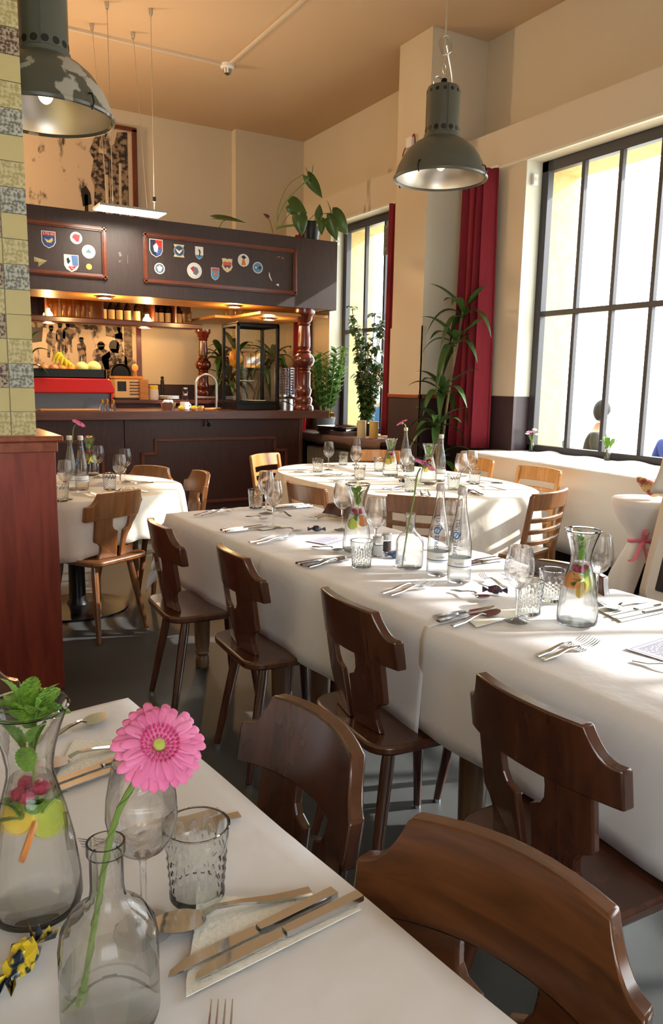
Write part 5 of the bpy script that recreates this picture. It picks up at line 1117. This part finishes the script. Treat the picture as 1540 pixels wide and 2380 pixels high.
def bud(label, loc, kind):
    t = thing('bud_vase', label, 'vase', loc)
    MB().lathe([(.022,0),(.024,.003),(.024,.05),(.015,.075),(.014,.09),(.017,.1),(.015,.1),(.012,.088),(.012,.076),(.021,.05),(.021,.005),(.002,.005)], 20).build('glass', M_GLASS, t)
    rnd = random.Random(kind)
    for k in range(7):
        a = k*.9; p = (.06*math.cos(a)*rnd.uniform(.4,1), .06*math.sin(a)*rnd.uniform(.4,1), rnd.uniform(.15,.2)); MB().tube([(0,0,.02),(p[0]*.3,p[1]*.3,.1),p], .002, 5).build('stem', M_STEM, t)
        if kind == 1:
            b = MB(); 
            for j in range(9): q = 2*PI*j/9; b.ball((p[0]+.013*math.cos(q),p[1]+.013*math.sin(q),p[2]), (.008,.008,.006), 4, 6)
            b.ball(p, .01, 5, 8); b.build('blossom', M_PINK if k in (1,4) else M_WPETAL, t)
        else:
            blade(bez((p[0]*.4,p[1]*.4,.1),(p[0],p[1],p[2]+.02),(p[0]*1.6,p[1]*1.6,p[2]-.01)), .02).build('leaf', M_MINT, t)
bud('little vase of white and pink blossoms in the window corner', (4.97, 5.02, .818), 1)
bud('little vase of green leaves on the window ledge', (4.96, 4.18, .818), 2)
# ================================================================ plants
def strap(base, az, L, droop, w, m, parent, up=.8):
    d = Vector((math.cos(az), math.sin(az), 0)); b = Vector(base)
    pts = [b + d*(L*q*(1-.15*q)) + Vector((0,0,L*(up*q-droop*q*q))) for q in [i/9 for i in range(10)]]; pts = [Vector((min(p.x, XM), min(p.y, YM), p.z)) for p in pts]
    blade(pts, w, .3, lambda q: (.35+2.2*q)*(1 if q<.3 else 1) if q < .28 else max(.02,(1-((q-.28)/.72)**2.2))).build('leaf', m, parent, ang=70)
def dracaena(label, loc, canes, m, pot=True, seed=0):
    rnd = random.Random(seed); t = thing('dracaena', label, 'plant', loc)
    if pot:
        MB().lathe([(.11,0),(.15,.24),(.155,.27),(.14,.27),(.135,.23),(.003,.23)], 26).build('pot', M_BLACK, t); MB().lathe([(.003,.232),(.137,.232)], 20).build('soil', M_SOIL, t)
    for path, nl, LL in canes:
        MB().tube(smooth_path(path,12), [.013]*4+[.012]*4+[.010]*4, 8).build('cane', M_CANE, t)
        tip = Vector(path[-1])
        for k in range(nl):
            az = k*2.4+rnd.uniform(-.3,.3)+seed; q = k/nl
            strap(tip+Vector((0,0,-.10*q)), az, LL*rnd.uniform(.85,1.25), rnd.uniform(.75,1.25)*(.45+1.0*q), .04, m, t, .95-.35*q)
    return t
XM, YM = .29, .36; o_ = (4.36, 5.58)
dracaena('tall dracaena with bare canes before the crimson curtain', (*o_, 0), [
  ([(.02,0,.2),(.07,0,.98),(.15,.02,1.5),(.17,.02,1.58),(.25,.02,2.06)], 9, .36),
  ([(.15,.02,1.5),(.15,.0,1.62),(.17,.02,1.80)], 9, .36),
  ([(.0,.05,.2),(.03,.03,.9),(.05,.02,1.36)], 13, .36),
  ([(-.03,-.03,.2),(-.05,-.05,.7),(-.04,-.04,1.06)], 14, .32),
  ([(-.02,.04,.2),(-.03,.04,.5),(-.02,.02,.72)], 9, .4)], M_LEAF, True, 3)
XM, YM = .55, .48
dracaena('leafy dracaena behind the rear turned post of the bar', (4.15, 9.16, 0), [
  ([(0,0,.2),(-.1,0,1.2),(-.2,.02,1.74)], 14, .40), ([(0,.02,.2),(.1,.02,1.2),(.3,.0,1.72)], 14, .40), ([(0,.0,.2),(-.15,.0,1.2),(-.42,-.02,1.70)], 14, .36), ([(0,.0,.2),(0,.0,1.0),(.15,-.02,1.6)], 12, .36), ([(0,.0,.2),(-.05,.0,.9),(-.32,-.02,1.42)], 12, .34)], M_LEAF, True, 8)
# far sill: cloth-covered shelf and what stands on it
sf = thing('sill_shelf', 'shelf at the far window covered with a brown scalloped cloth', 'shelf', (4.7, 7.7, 0))
MB().bx(-.28,.14,-1.12,1.1,.76,.79).build('board', M_SHELFD, sf, smooth=False)
brown = pm('brown_cloth', S(126,96,86), .9, bump=(40,.2))
vs = []; N = 60
for i in range(N):
    y = -1.13+2.24*i/(N-1); h = .085+.018*math.sin(y*7)+.008*math.sin(y*17)
    vs += [(.14,y,.795),(-.27,y,.796),(-.29,y,.79),(-.297,y,.795-h*.5),(-.292,y,.795-h)]
MB().add(vs, [(i*5+j,(i+1)*5+j,(i+1)*5+j+1,i*5+j+1) for i in range(N-1) for j in range(4)]).build('cloth', brown, sf, ang=60, solid=.002)
for y in (-1.0,1.0): MB().bx(-.2,.13,y-.02,y+.02,0,.76).build('bracket', M_BLACK, sf, smooth=False)
rd = thing('radiator', 'beige ribbed radiator under the far window shelf', 'radiator', (4.76, 7.7, .1))
MB().bx(-.04,.05,-1.0,1.0,.0,.5).build('body', pm('radiator_enamel', S(206,190,160), .4), rd, smooth=False, bevel=.006)
rb = MB().bx(-.055,-.04,-.012,.012,.02,.48).mesh('rib', MATS['radiator_enamel'], smooth=False)
for k in range(40):
    o = bpy.data.objects.new('rib', rb); C.objects.link(o); o.parent = rd; o.location = (0,-.975+.05*k,0)
MB().tube([(0,1.0,.42),(0,1.06,.42)], .02, 10).build('valve', M_LABELW, rd)
ZS = .797
def zz(label, loc):
    t = thing('zz_plant', label, 'plant', loc); rnd = random.Random(2)
    MB().lathe([(.10,0),(.125,.17),(.128,.18),(.118,.18),(.11,.15),(.003,.15)], 26).build('pot', M_POTG, t); MB().lathe([(.003,.152),(.112,.152)], 18).build('soil', M_SOIL, t)
    for k in range(22):
        az = k*2.4; L_ = rnd.uniform(.45,.85); sp_ = rnd.uniform(.05,.2); b = Vector((.05*math.cos(az),.05*math.sin(az),.15)); tp = Vector((sp_*math.cos(az)*1.3,sp_*math.sin(az)*1.3,.15+L_))
        pts = bez(b,(b.lerp(tp,.5)+Vector((.02*math.cos(az),.02*math.sin(az),.08))),tp,10); s_ = MB().tube(pts,.006,6).build('stem', M_STEM, t)
        lv = MB()
        for i in range(2,10):
            for sg in (-1,1):
                q = az+sg*1.3; d = Vector((math.cos(q),math.sin(q),.55)); p = Vector(pts[i]); lv.add(*(lambda m_: (m_.v,m_.f))(blade([p+d*(.10*u) for u in (0,.25,.5,.75,1)], .028, .2)))
        lv.build('leaflets', M_ZZ, s_, ang=60)
zz('glossy green plant in a grey pot on the far window shelf', (4.70, 8.22, ZS))
def ficus(label, loc):
    t = thing('ficus', label, 'plant', loc); rnd = random.Random(4)
    MB().lathe([(.09,0),(.11,.14),(.1,.14),(.003,.12)], 22).build('pot', M_BLACK, t)
    for k in range(18):
        az = k*2.4; h = rnd.uniform(.45,1.35); tp = Vector((rnd.uniform(.05,.14)*math.cos(az),rnd.uniform(.12,.42)*math.sin(az),.12+h)); pts = smooth_path([(0,0,.1),tp*.4+Vector((0,0,.12)),tp],9); s_ = MB().tube(pts,.006,6).build('branch', M_CANE, t); lv = MB()
        for i in range(2,9):
            for j in range(8):
                q = rnd.uniform(0,6.3); d = Vector((math.cos(q)*.5,math.sin(q),rnd.uniform(-.6,.4))); p = Vector(pts[i])+Vector((0,rnd.uniform(-.05,.05),rnd.uniform(-.04,.04))); m_ = blade([p+d*(.095*u)+Vector((0,0,-.02*u*u)) for u in (0,.25,.5,.75,1)], .026, .2); lv.add(m_.v, m_.f)
        lv.build('leaves', M_FIC, s_, ang=60)
ficus('bushy ficus in front of the far window panes', (4.83, 7.5, ZS+.0))
for i,(x,y,m,h,lb) in enumerate(((4.56,7.17,M_CANDLE,.19,'cream pillar candle on the far window shelf'),(4.66,7.08,M_CANDLEY,.185,'yellow pillar candle beside the crimson curtain'))):
    t = thing('pillar_candle', lb, 'candle', (x,y,ZS)); MB().lathe([(.045,0),(.05,.008),(.048,h-.01),(.052,h-.008),(.052,h),(.003,h-.002)], 24).build('wax', m, t); MB().tube([(0,0,h-.004),(.002,0,h+.015)], .002, 5).build('wick', M_BLACK, t)
for i in range(2):
    t = thing('steel_tray', ('lower','upper')[i]+' of two stacked steel food trays on the far shelf', 'tray', (4.62, 7.72, ZS+.045*i), .12+.1*i, 'food trays'); mb = MB(); a,b,h = .15,.25,.05
    rg = [[(sx*(a+o_2),sy*(b+o_2),z) for sx,sy in ((-1,-1),(1,-1),(1,1),(-1,1))] for o_2,z in ((-.02,0),(0,h),(.018,h),(.018,h+.003),(-.002,h+.003),(-.022,.003))]
    mb.loft(rg).build('pan', M_STEEL, t, smooth=False); MB().bx(a-.005,a+.022,-.04,.04,h+.003,h+.008).build('grip', M_STEEL, t, smooth=False)
t = thing('ring_binder', 'red ring binder standing under the counter end', 'binder', (4.54, 8.60, ZS)); MB().bx(-.03,.03,-.13,.13,0,.2).build('cover', M_RED, t, smooth=False, bevel=.004); MB().bx(-.022,.022,-.125,.132,.01,.19).build('pages', M_LABELW, t, smooth=False)
t = thing('paper_stack', 'loose white papers lying on the far shelf', 'papers', (4.56, 8.22, ZS)); 
for k in range(3): MB().bx(-.1,.1,-.15,.15,.0015*k,.0015*k+.001).xf(Matrix.Rotation(.12*k,4,'Z')).build('sheet', M_LABELW, t, smooth=False)
t = thing('window_notice', 'grey printed notice hung in the far window', 'notice', (5.02, 7.40, 2.8)); MB().bx(0,.003,-.13,.13,0,.32).build('sheet', pm('notice_grey', S(150,150,146), .8), t, smooth=False)
ln = MB()
for k in range(14): ln.bx(-.001,0,-.11,.11-.02*(k%3),.03+.019*k,.036+.019*k)
stuff(ln.build('text_lines', pm('notice_ink', S(92,92,90), .8), t, smooth=False))
# philodendron on the canopy
ph = thing('philodendron', 'trailing philodendron in a black pot on top of the canopy', 'plant', (4.27, 7.86, 2.92))
pb = Vector((4.27,7.86,2.92))
MB().lathe([(.085,0),(.115,.19),(.12,.2),(.108,.2),(.1,.17),(.003,.17)], 24).build('pot', M_BLACK, ph); MB().lathe([(.003,.172),(.1,.172)], 16).build('soil', M_SOIL, ph)
def heart(base, tip, W, face=(-.35,-.9,.2), notch=.18, m=M_LEAF2):
    b, tp = Vector(base)-pb, Vector(tip)-pb; ax = (tp-b); L_ = ax.length; ax.normalize(); n = Vector(face).normalized(); s = ax.cross(n).normalized(); n = s.cross(ax)
    pr = [(-notch*.6,.25),(-notch*.9,.5),(-.05,.85),(.12,1.0),(.32,.98),(.52,.82),(.72,.55),(.88,.25),(1.0,.03)]
    cen = [(max(0,u),0) for u,_ in pr]; vs = []
    for (u,w),(c,_) in zip(pr,cen):
        k = W/2*w; bend = -.10*L_*(u*u)
        vs += [b+ax*(u*L_)+s*k+n*(.18*k+bend), b+ax*(c*L_)+n*bend, b+ax*(u*L_)-s*k+n*(.18*k+bend)]
    MB().add(vs, [(i*3+j,(i+1)*3+j,(i+1)*3+j+1,i*3+j+1) for i in range(len(pr)-1) for j in range(2)]).build('leaf', m, ph, ang=80, solid=.0015)
def stemp(pts, r=.007, m=M_STEM): MB().tube(smooth_path([Vector(p)-pb for p in pts],12), r, 7).build('stem', m, ph)
def W2(x, y, Y): # (x, z offsets are world) helper for readability
    return (x, Y, y)
stemp([(4.24,7.86,3.10),(4.05,7.80,3.06),(3.87,7.78,3.02),(3.80,7.76,2.99)], .012); stemp([(3.80,7.76,2.99),(3.82,7.75,3.10),(3.90,7.75,3.26),(4.03,7.74,3.40),(4.17,7.72,3.54)], .008)
stemp([(3.81,7.76,3.0),(3.83,7.77,3.2),(3.95,7.78,3.45),(4.12,7.76,3.58)], .004); stemp([(3.85,7.76,3.0),(3.92,7.75,3.12),(4.0,7.74,3.2)], .004); stemp([(4.2,7.84,3.1),(4.1,7.76,3.1),(4.03,7.69,3.10)], .005); stemp([(4.26,7.84,3.1),(4.35,7.78,3.2),(4.45,7.74,3.22)], .005); stemp([(4.2,7.85,3.1),(4.28,7.78,3.2),(4.3,7.74,3.22)], .004); stemp([(4.25,7.8,3.1),(4.28,7.74,3.13),(4.3,7.72,3.12)], .004); stemp([(4.3,7.84,3.1),(4.4,7.76,3.14),(4.44,7.7,3.12)], .005); stemp([(3.78,7.8,2.95),(3.75,7.78,3.03),(3.72,7.78,3.10)], .003, M_SHELFD)
heart((4.16,7.74,3.56),(4.33,7.70,3.36),.13,(-.6,-.5,.5)); heart((4.14,7.73,3.62),(4.24,7.74,3.44),.07,(.8,-.5,.2)); heart((4.22,7.74,3.66),(4.20,7.74,3.5),.06,(.9,-.4,0))
heart((3.95,7.75,3.25),(4.17,7.74,3.19),.2); heart((4.03,7.68,3.14),(4.06,7.66,2.93),.17,(-.3,-.95,.1)); heart((4.30,7.74,3.16),(4.31,7.73,3.30),.09); heart((4.31,7.70,3.13),(4.31,7.68,2.97),.10,(-.5,-.8,.1)); heart((4.42,7.70,3.14),(4.50,7.67,2.93),.14,(-.6,-.8,.2)); heart((4.48,7.75,3.22),(4.68,7.72,3.02),.2,(-.5,-.8,.3)); heart((4.46,7.74,3.2),(4.42,7.74,3.36),.06,(.9,-.3,0)); heart((3.72,7.78,3.10),(3.66,7.78,3.13),.04,m=M_SHELFD)
hl = thing('trailing_leaf', 'single large dark leaf lying on top of the canopy', 'leaf', (3.27, 7.84, 2.92)); pb = Vector((3.27,7.84,2.92)); ph_keep = ph; ph = hl
stemp([(3.18,7.84,2.93),(3.2,7.80,2.99),(3.24,7.77,3.02)], .005); heart((3.13,7.76,3.02),(3.44,7.72,3.03),.13,(-.1,-.55,.85), .25)
ph = ph_keep
# small boxes on walls
t = thing('junction_box', 'white junction box with dangling dark red cable on the column', 'junction box', (4.46, 6.27, 3.55)); MB().bx(-.035,0,-.045,.045,0,.09).build('box', M_LABELW, t, smooth=False, bevel=.005)
MB().tube(smooth_path([(-.02,-.04,.085),(-.025,-.07,.1),(-.02,-.085,.05),(-.015,-.08,-.06)],10), .006, 6).build('cable', M_CURT, t); MB().tube(smooth_path([(-.02,.04,.03),(-.02,.08,.0),(-.02,.11,-.05)],8), .006, 6).build('cable', M_CURT, t)
for i,(loc,lb) in enumerate((((4.93,5.142,3.06),'small white sensor box at the top of the large window reveal'),((4.93,8.408,3.02),'small white sensor box at the top of the far window reveal'))):
    t = thing('sensor_box', lb, 'sensor', loc); MB().bx(-.025,.025,-.03,0,0,.09).build('case', M_LABELW, t, smooth=False, bevel=.005); MB().bx(-.015,.015,-.032,-.03,.03,.06).build('cover', M_TRIM, t, smooth=False)
# ================================================================ bistro table and draped stand on the right
M_STRETCH = pm('stretch_cover', S(222,214,206), .7, bump=(6,.2)); M_RIB = pm('pink_ribbon', S(224,120,140), .5)
t = thing('bistro_table', 'small bistro table in white stretch cover tied with pink ribbon', 'table', (3.80, 2.92, 0)); t.scale = (1, 1, 1.08)
n = 40; rings = []
for z,r,w in ((.03,.21,.10),(.12,.19,.09),(.3,.14,.07),(.44,.075,.05),(.47,.06,.03),(.5,.07,.03),(.58,.13,.02),(.66,.175,.01),(.69,.18,0),(.70,.172,0),(.701,.01,0)):
    rings.append([(r*(1+w*4*math.sin(6*a)*.3)*math.cos(a), r*(1+w*4*math.sin(6*a)*.3)*math.sin(a), z) for a in [2*PI*i/n for i in range(n)]])
MB().loft(rings, cap=True).build('cover', M_STRETCH, t, ang=60)
MB().tube([(.064*math.cos(q),.064*math.sin(q),.475+.006*math.sin(2*q)) for q in [2*PI*i/24 for i in range(24)]], .012, 6, loop=True).build('ribbon', M_RIB, t)
kx, ky = -.045, -.055
for pts in ([(kx,ky,.475),(kx-.03,ky-.02,.53),(kx-.0,ky-.03,.56),(kx+.01,ky-.01,.49)],[(kx,ky,.475),(kx+.06,ky-.03,.49),(kx+.12,ky-.02,.47)],[(kx,ky,.475),(kx+.01,ky-.03,.4),(kx+.03,ky-.03,.38),(kx+.02,ky-.02,.44)],[(kx,ky,.475),(kx-.05,ky-.02,.46),(kx-.10,ky-.03,.40),(kx-.14,ky-.02,.39)],[(kx,ky,.475),(kx+.0,ky-.04,.36),(kx-.005,ky-.07,.24),(kx-.05,ky-.09,.20)]):
    MB().tube(smooth_path(pts,10), .011, 6, flat=.25).build('bow', M_RIB, t)
t = thing('wrapped_bouquet', 'red and purple flowers in patterned paper on the bistro table', 'bouquet', (3.77, 2.88, .758))
MB().tube(smooth_path([(-.02,.06,.12),(.0,.0,.08),(.05,-.04,.04)],8), [.006,.02,.028,.035,.04,.042,.04,.03], 10).build('wrapping', pm('patterned_paper', S(150,70,60), .6, noise=(26, S(206,176,120), .05)), t)
for k in range(6): MB().ball((.05+.02*math.cos(k),-.03+.02*math.sin(k*1.7),.07+.008*(k%3)), .016, 6, 8, .4, k).build('blossom', pm('bouquet_%d' % k, S((92,50,130) if k%2 else (206,80,60)), .6), t)
t = thing('draped_stand', 'cream-framed dark panel with cream cloth hung over its top', 'stand', (3.86, 2.60, 0), D(-18))
def rr_(w, h, r): return arc((w-r,h-r),r,0,PI/2,5)+arc((-w+r,h-r),r,PI/2,PI,5)+arc((-w+r,-h+r),r,PI,1.5*PI,5)+arc((w-r,-h+r),r,1.5*PI,2*PI,5)
M_CREAMF = pm('cream_canvas', S(216,200,180), .8, bump=(60,.15)); M_DKF = pm('dark_brown_panel', S(50,42,36), .8); M_DKB = pm('dark_teal_fabric', S(34,44,50), .8)
TL = Matrix.Translation((0,0,.60))@Matrix.Rotation(D(17),4,'Y')@Matrix.Rotation(D(-9),4,'X')
MB().prism(rr_(.26,.43,.05), lambda x,z:(x,-.03,z), lambda x,z:(x,.03,z)).xf(TL).build('frame', M_CREAMF, t, smooth=False, bevel=.012)
MB().prism(rr_(.205,.37,.01), lambda x,z:(x,-.034,z-.0), lambda x,z:(x,-.028,z-.0)).xf(TL).build('panel', M_DKF, t, smooth=False)
dr = MB().grid(lambda u,v: ((-.39+.67*u)*(1+.02*v), -.045-.03*math.sin(PI*v)-.012*math.sin(9*u+2*v), .46-.34*v+.03*math.sin(5*u)*v), 18, 10); dr.xf(TL).build('cloth', M_CREAMF, t, ang=60, solid=.01)
for x0,x1,v0,v1 in ((-.32,.26,.28,.70),(-.26,.26,.06,.16)):
    MB().grid(lambda u,v: ((x0+(x1-x0)*u), -.056-.03*math.sin(PI*(v0+(v1-v0)*v))-.012*math.sin(9*((x0+(x1-x0)*u)+.39)/.67+2*(v0+(v1-v0)*v)), .46-.34*(v0+(v1-v0)*v)+.03*math.sin(5*((x0+(x1-x0)*u)+.39)/.67)*(v0+(v1-v0)*v)), 12, 5).xf(TL).build('dark_block', M_DKB, t, ang=60, solid=.002)
for s, h in ((-.28,.33),(.1,.22)): MB().tube([(s,.0,h),(s,-.06,.0)], .014, 8).build('foot', M_BLKM, t); MB().tube([(s,.03,h+.1),(s,.2,.0)], .014, 8).build('strut', M_BLKM, t)
# ================================================================ outside: guests, wicker chairs, parasol
M_SKIN = pm('skin', S(150,110,88), .6); M_HAIR = pm('dark_hair', S(16,13,12), .7); M_SHIRT = pm('shaded_grey_shirt', S(44,42,38), .9); M_JEANS = pm('shaded_blue_jeans', S(30,62,96), .9); M_BLUE = pm('blue_top', S(14,44,130), .8); M_WICK = pm('wicker', S(30,34,34), .7)  # shirt and jeans darkened, parasol shade put into their colour
def skin_mesh(name, joints, edges, m, parent, sub=2):
    me = bpy.data.meshes.new(name); me.from_pydata([j[0] for j in joints], edges, []); me.materials.append(m)
    o = bpy.data.objects.new(name, me); C.objects.link(o); o.parent = parent
    md = o.modifiers.new('skin', 'SKIN'); md.use_smooth_shade = True
    for i, j in enumerate(joints): o.data.skin_vertices[0].data[i].radius = (j[1], j[1]*(j[2] if len(j) > 2 else 1))
    o.data.skin_vertices[0].data[0].use_root = True
    sb = o.modifiers.new('sub', 'SUBSURF'); sb.levels = sub; sb.render_levels = sub; return o
def person(label, loc, rz, top, legs, seat=.46, hairm=M_HAIR, lean=.06, seated=True, turn=.5):
    """facing local +x"""
    t = thing('person', label, 'person', loc, rz); s = seat if seated else .92
    knee = (.42,.11,s+.03) if seated else (.03,.1,.48); foot = (.45,.12,.06) if seated else (0,.1,.06)
    J = [((0,0,s+.06),.13),((lean*.3,0,s+.25),.12),((lean,0,s+.42),.135),((lean,0,s+.52),.06),((lean+.01,0,s+.60),.05)]
    E = [(0,1),(1,2),(2,3),(3,4)]
    def limb(p0, pts):
        k = p0
        for p in pts: J.append(p); E.append((k, len(J)-1)); k = len(J)-1
        return k
    for sg in (-1,1):
        limb(2, [((lean,sg*.17,s+.44),.062),((lean+.06,sg*.22,s+.2),.045),((lean+.28,sg*.14,s+.16),.036),((lean+.36,sg*.10,s+.18),.028),((lean+.42,sg*.09,s+.19),.022)])
        limb(0, [((.05,sg*.10,s+.04),.085),((knee[0],sg*knee[1],knee[2]),.06),((foot[0],sg*foot[1],foot[2]+.05),.04),((foot[0]+.14,sg*foot[1],.035),.035)])
    skin_mesh('body', J, E, M_SKIN, t)
    hc = Vector((lean+.03,0,s+.71)); Rh = RZ(turn)
    hd = MB().ball((0,0,0), (.085,.072,.112), 14, 18); hd.ball((.086,0,-.015), (.018,.014,.022), 6, 8); hd.ball((0,.073,-.01), (.018,.01,.028), 6, 8); hd.ball((0,-.073,-.01), (.018,.01,.028), 6, 8)
    hd.xf(Matrix.Translation(hc)@Rh.to_4x4()); h = hd.build('head', M_SKIN, t)
    ey = MB(); 
    for sg in (-1,1): ey.ball((.076,sg*.03,.008), (.01,.011,.008), 6, 8)
    ey.xf(Matrix.Translation(hc)@Rh.to_4x4()).build('eyes', M_HAIR, h); MB().ball((.078,0,-.06), (.012,.024,.006), 6, 8).xf(Matrix.Translation(hc)@Rh.to_4x4()).build('mouth', pm('lips_'+label[:5], S(176,96,88), .5), h)
    hr = MB().grid(lambda u,v: (-.004+.094*math.sin(.02+1.75*v*(1.12-.35*math.cos(2*PI*u)))*math.cos(2*PI*u), .08*math.sin(.02+1.75*v*(1.12-.35*math.cos(2*PI*u)))*math.sin(2*PI*u), .012+.118*math.cos(.02+1.75*v*(1.12-.35*math.cos(2*PI*u)))), 24, 9)
    hr.xf(Matrix.Translation(hc)@Rh.to_4x4()).build('hair', hairm, t, solid=.012)
    # clothes: slightly larger skins over torso/upper arms and legs
    J2 = [(J[0][0],.14),(J[1][0],.132),(J[2][0],.147),((lean,0,s+.49),.075)]; E2 = [(0,1),(1,2),(2,3)]
    for sg in (-1,1): 
        J2.append(((lean,sg*.175,s+.44),.074)); E2.append((2,len(J2)-1)); J2.append(((lean+.045,sg*.213,s+.27),.062)); E2.append((len(J2)-2,len(J2)-1))
    skin_mesh('shirt', J2, E2, top, t)
    J3 = [((0,0,s+.06),.142)]; E3 = []
    for sg in (-1,1):
        J3.append(((.05,sg*.10,s+.04),.096)); E3.append((0,len(J3)-1)); J3.append(((knee[0],sg*knee[1],knee[2]),.072)); E3.append((len(J3)-2,len(J3)-1)); J3.append(((foot[0],sg*foot[1],foot[2]+.08),.058)); E3.append((len(J3)-2,len(J3)-1))
    skin_mesh('trousers', J3, E3, legs, t)
    for sg in (-1,1): MB().ball((foot[0]+.07,sg*foot[1],.045), (.13,.05,.045), 8, 12).build('shoe', M_BLACK, t)
    return t
def wicker_chair(label, loc, rz):
    t = thing('wicker_chair', label, 'chair', loc, rz, 'wicker chairs on the terrace')
    MB().bx(-.24,.24,-.25,.25,.42,.45).build('seat', M_WICK, t, bevel=.01)
    MB().tube(smooth_path([(.22,-.28,.62),(-.1,-.29,.64),(-.27,-.2,.72),(-.31,0,.82),(-.27,.2,.72),(-.1,.29,.64),(.22,.28,.62)],22), .02, 8).build('arm_rail', M_WICK, t)
    for k in range(13):
        a = -1.25+2.5*k/12; MB().tube([(-.24*math.cos(a)+.0,.25*math.sin(a),.44),(-.30*math.cos(a),.28*math.sin(a),.64+.17*math.cos(a)**2)], .007, 5).build('cane', M_WICK, t)
    for sx in (-1,1):
        for sy in (-1,1): MB().tube([(sx*.2,sy*.22,.42),(sx*.23,sy*.25,0)], .014, 8).build('leg', M_WICK, t)
GZ = -.05
person('man with dark hair in grey shirt seated on the terrace', (6.9, 6.05, GZ+.02), D(-60), M_SHIRT, M_JEANS, .44, turn=.9)
wicker_chair('wicker chair under the seated man on the terrace', (6.9, 6.05, GZ), D(-60)); wicker_chair('empty wicker chair left of the seated man', (6.9, 6.75, GZ), D(-75))
person('person in blue top seated at the right edge of the window', (6.6, 4.72, GZ+.02), D(160), M_BLUE, M_JEANS, .44, turn=.2); wicker_chair('wicker chair under the person in the blue top', (6.6, 4.72, GZ), D(160))
person('smiling person with fair hair standing beyond the far window', (7.0, 10.55, GZ), D(-125), pm('white_top', S(226,222,216), .8), M_JEANS, hairm=pm('fair_hair', S(190,150,100), .6), seated=False, turn=0)
t = thing('parasol', 'large cream parasol over the terrace', 'parasol', (9.3, 6.2, GZ)); M_PARA = pm('parasol_canvas', S(240,234,214), .8)
rings = [[(r*math.cos(2*PI*k/16), r*math.sin(2*PI*k/16), z) for k in range(16)] for r,z in ((2.0,3.35),(2.02,3.6),(1.0,4.1),(.05,4.4))]
MB().loft(rings, cap=False).build('canopy', M_PARA, t, smooth=False, solid=.004); MB().tube([(0,0,0),(0,0,4.4)], .04, 12).build('pole', M_LABELW, t); MB().lathe([(.35,0),(.35,.08),(.06,.1)], 20).build('base', M_POTG, t)

# added fill lamp, unseen left of the frame, warms back wall and column
for i, (x, y, z, e_, lb) in enumerate(((-.3, 8.7, 3.5, 210, 'added fill globe lamp, unseen left of the bar'),)):
    t = thing('fill_globe_lamp', lb, 'lamp', (x, y, z)); MB().ball((0,0,0), .11, 12, 18).build('globe', emis('fill_glow_%d' % i, (1,.8,.55,1), 3), t); MB().tube([(0,0,.1),(0,0,ZC-z)], .008, 8).build('rod', M_BLKM, t)
    lamp('fill_globe_light', (0,0,-.16), 'POINT', e_, (1,.72,.42), .1, None, None, t)
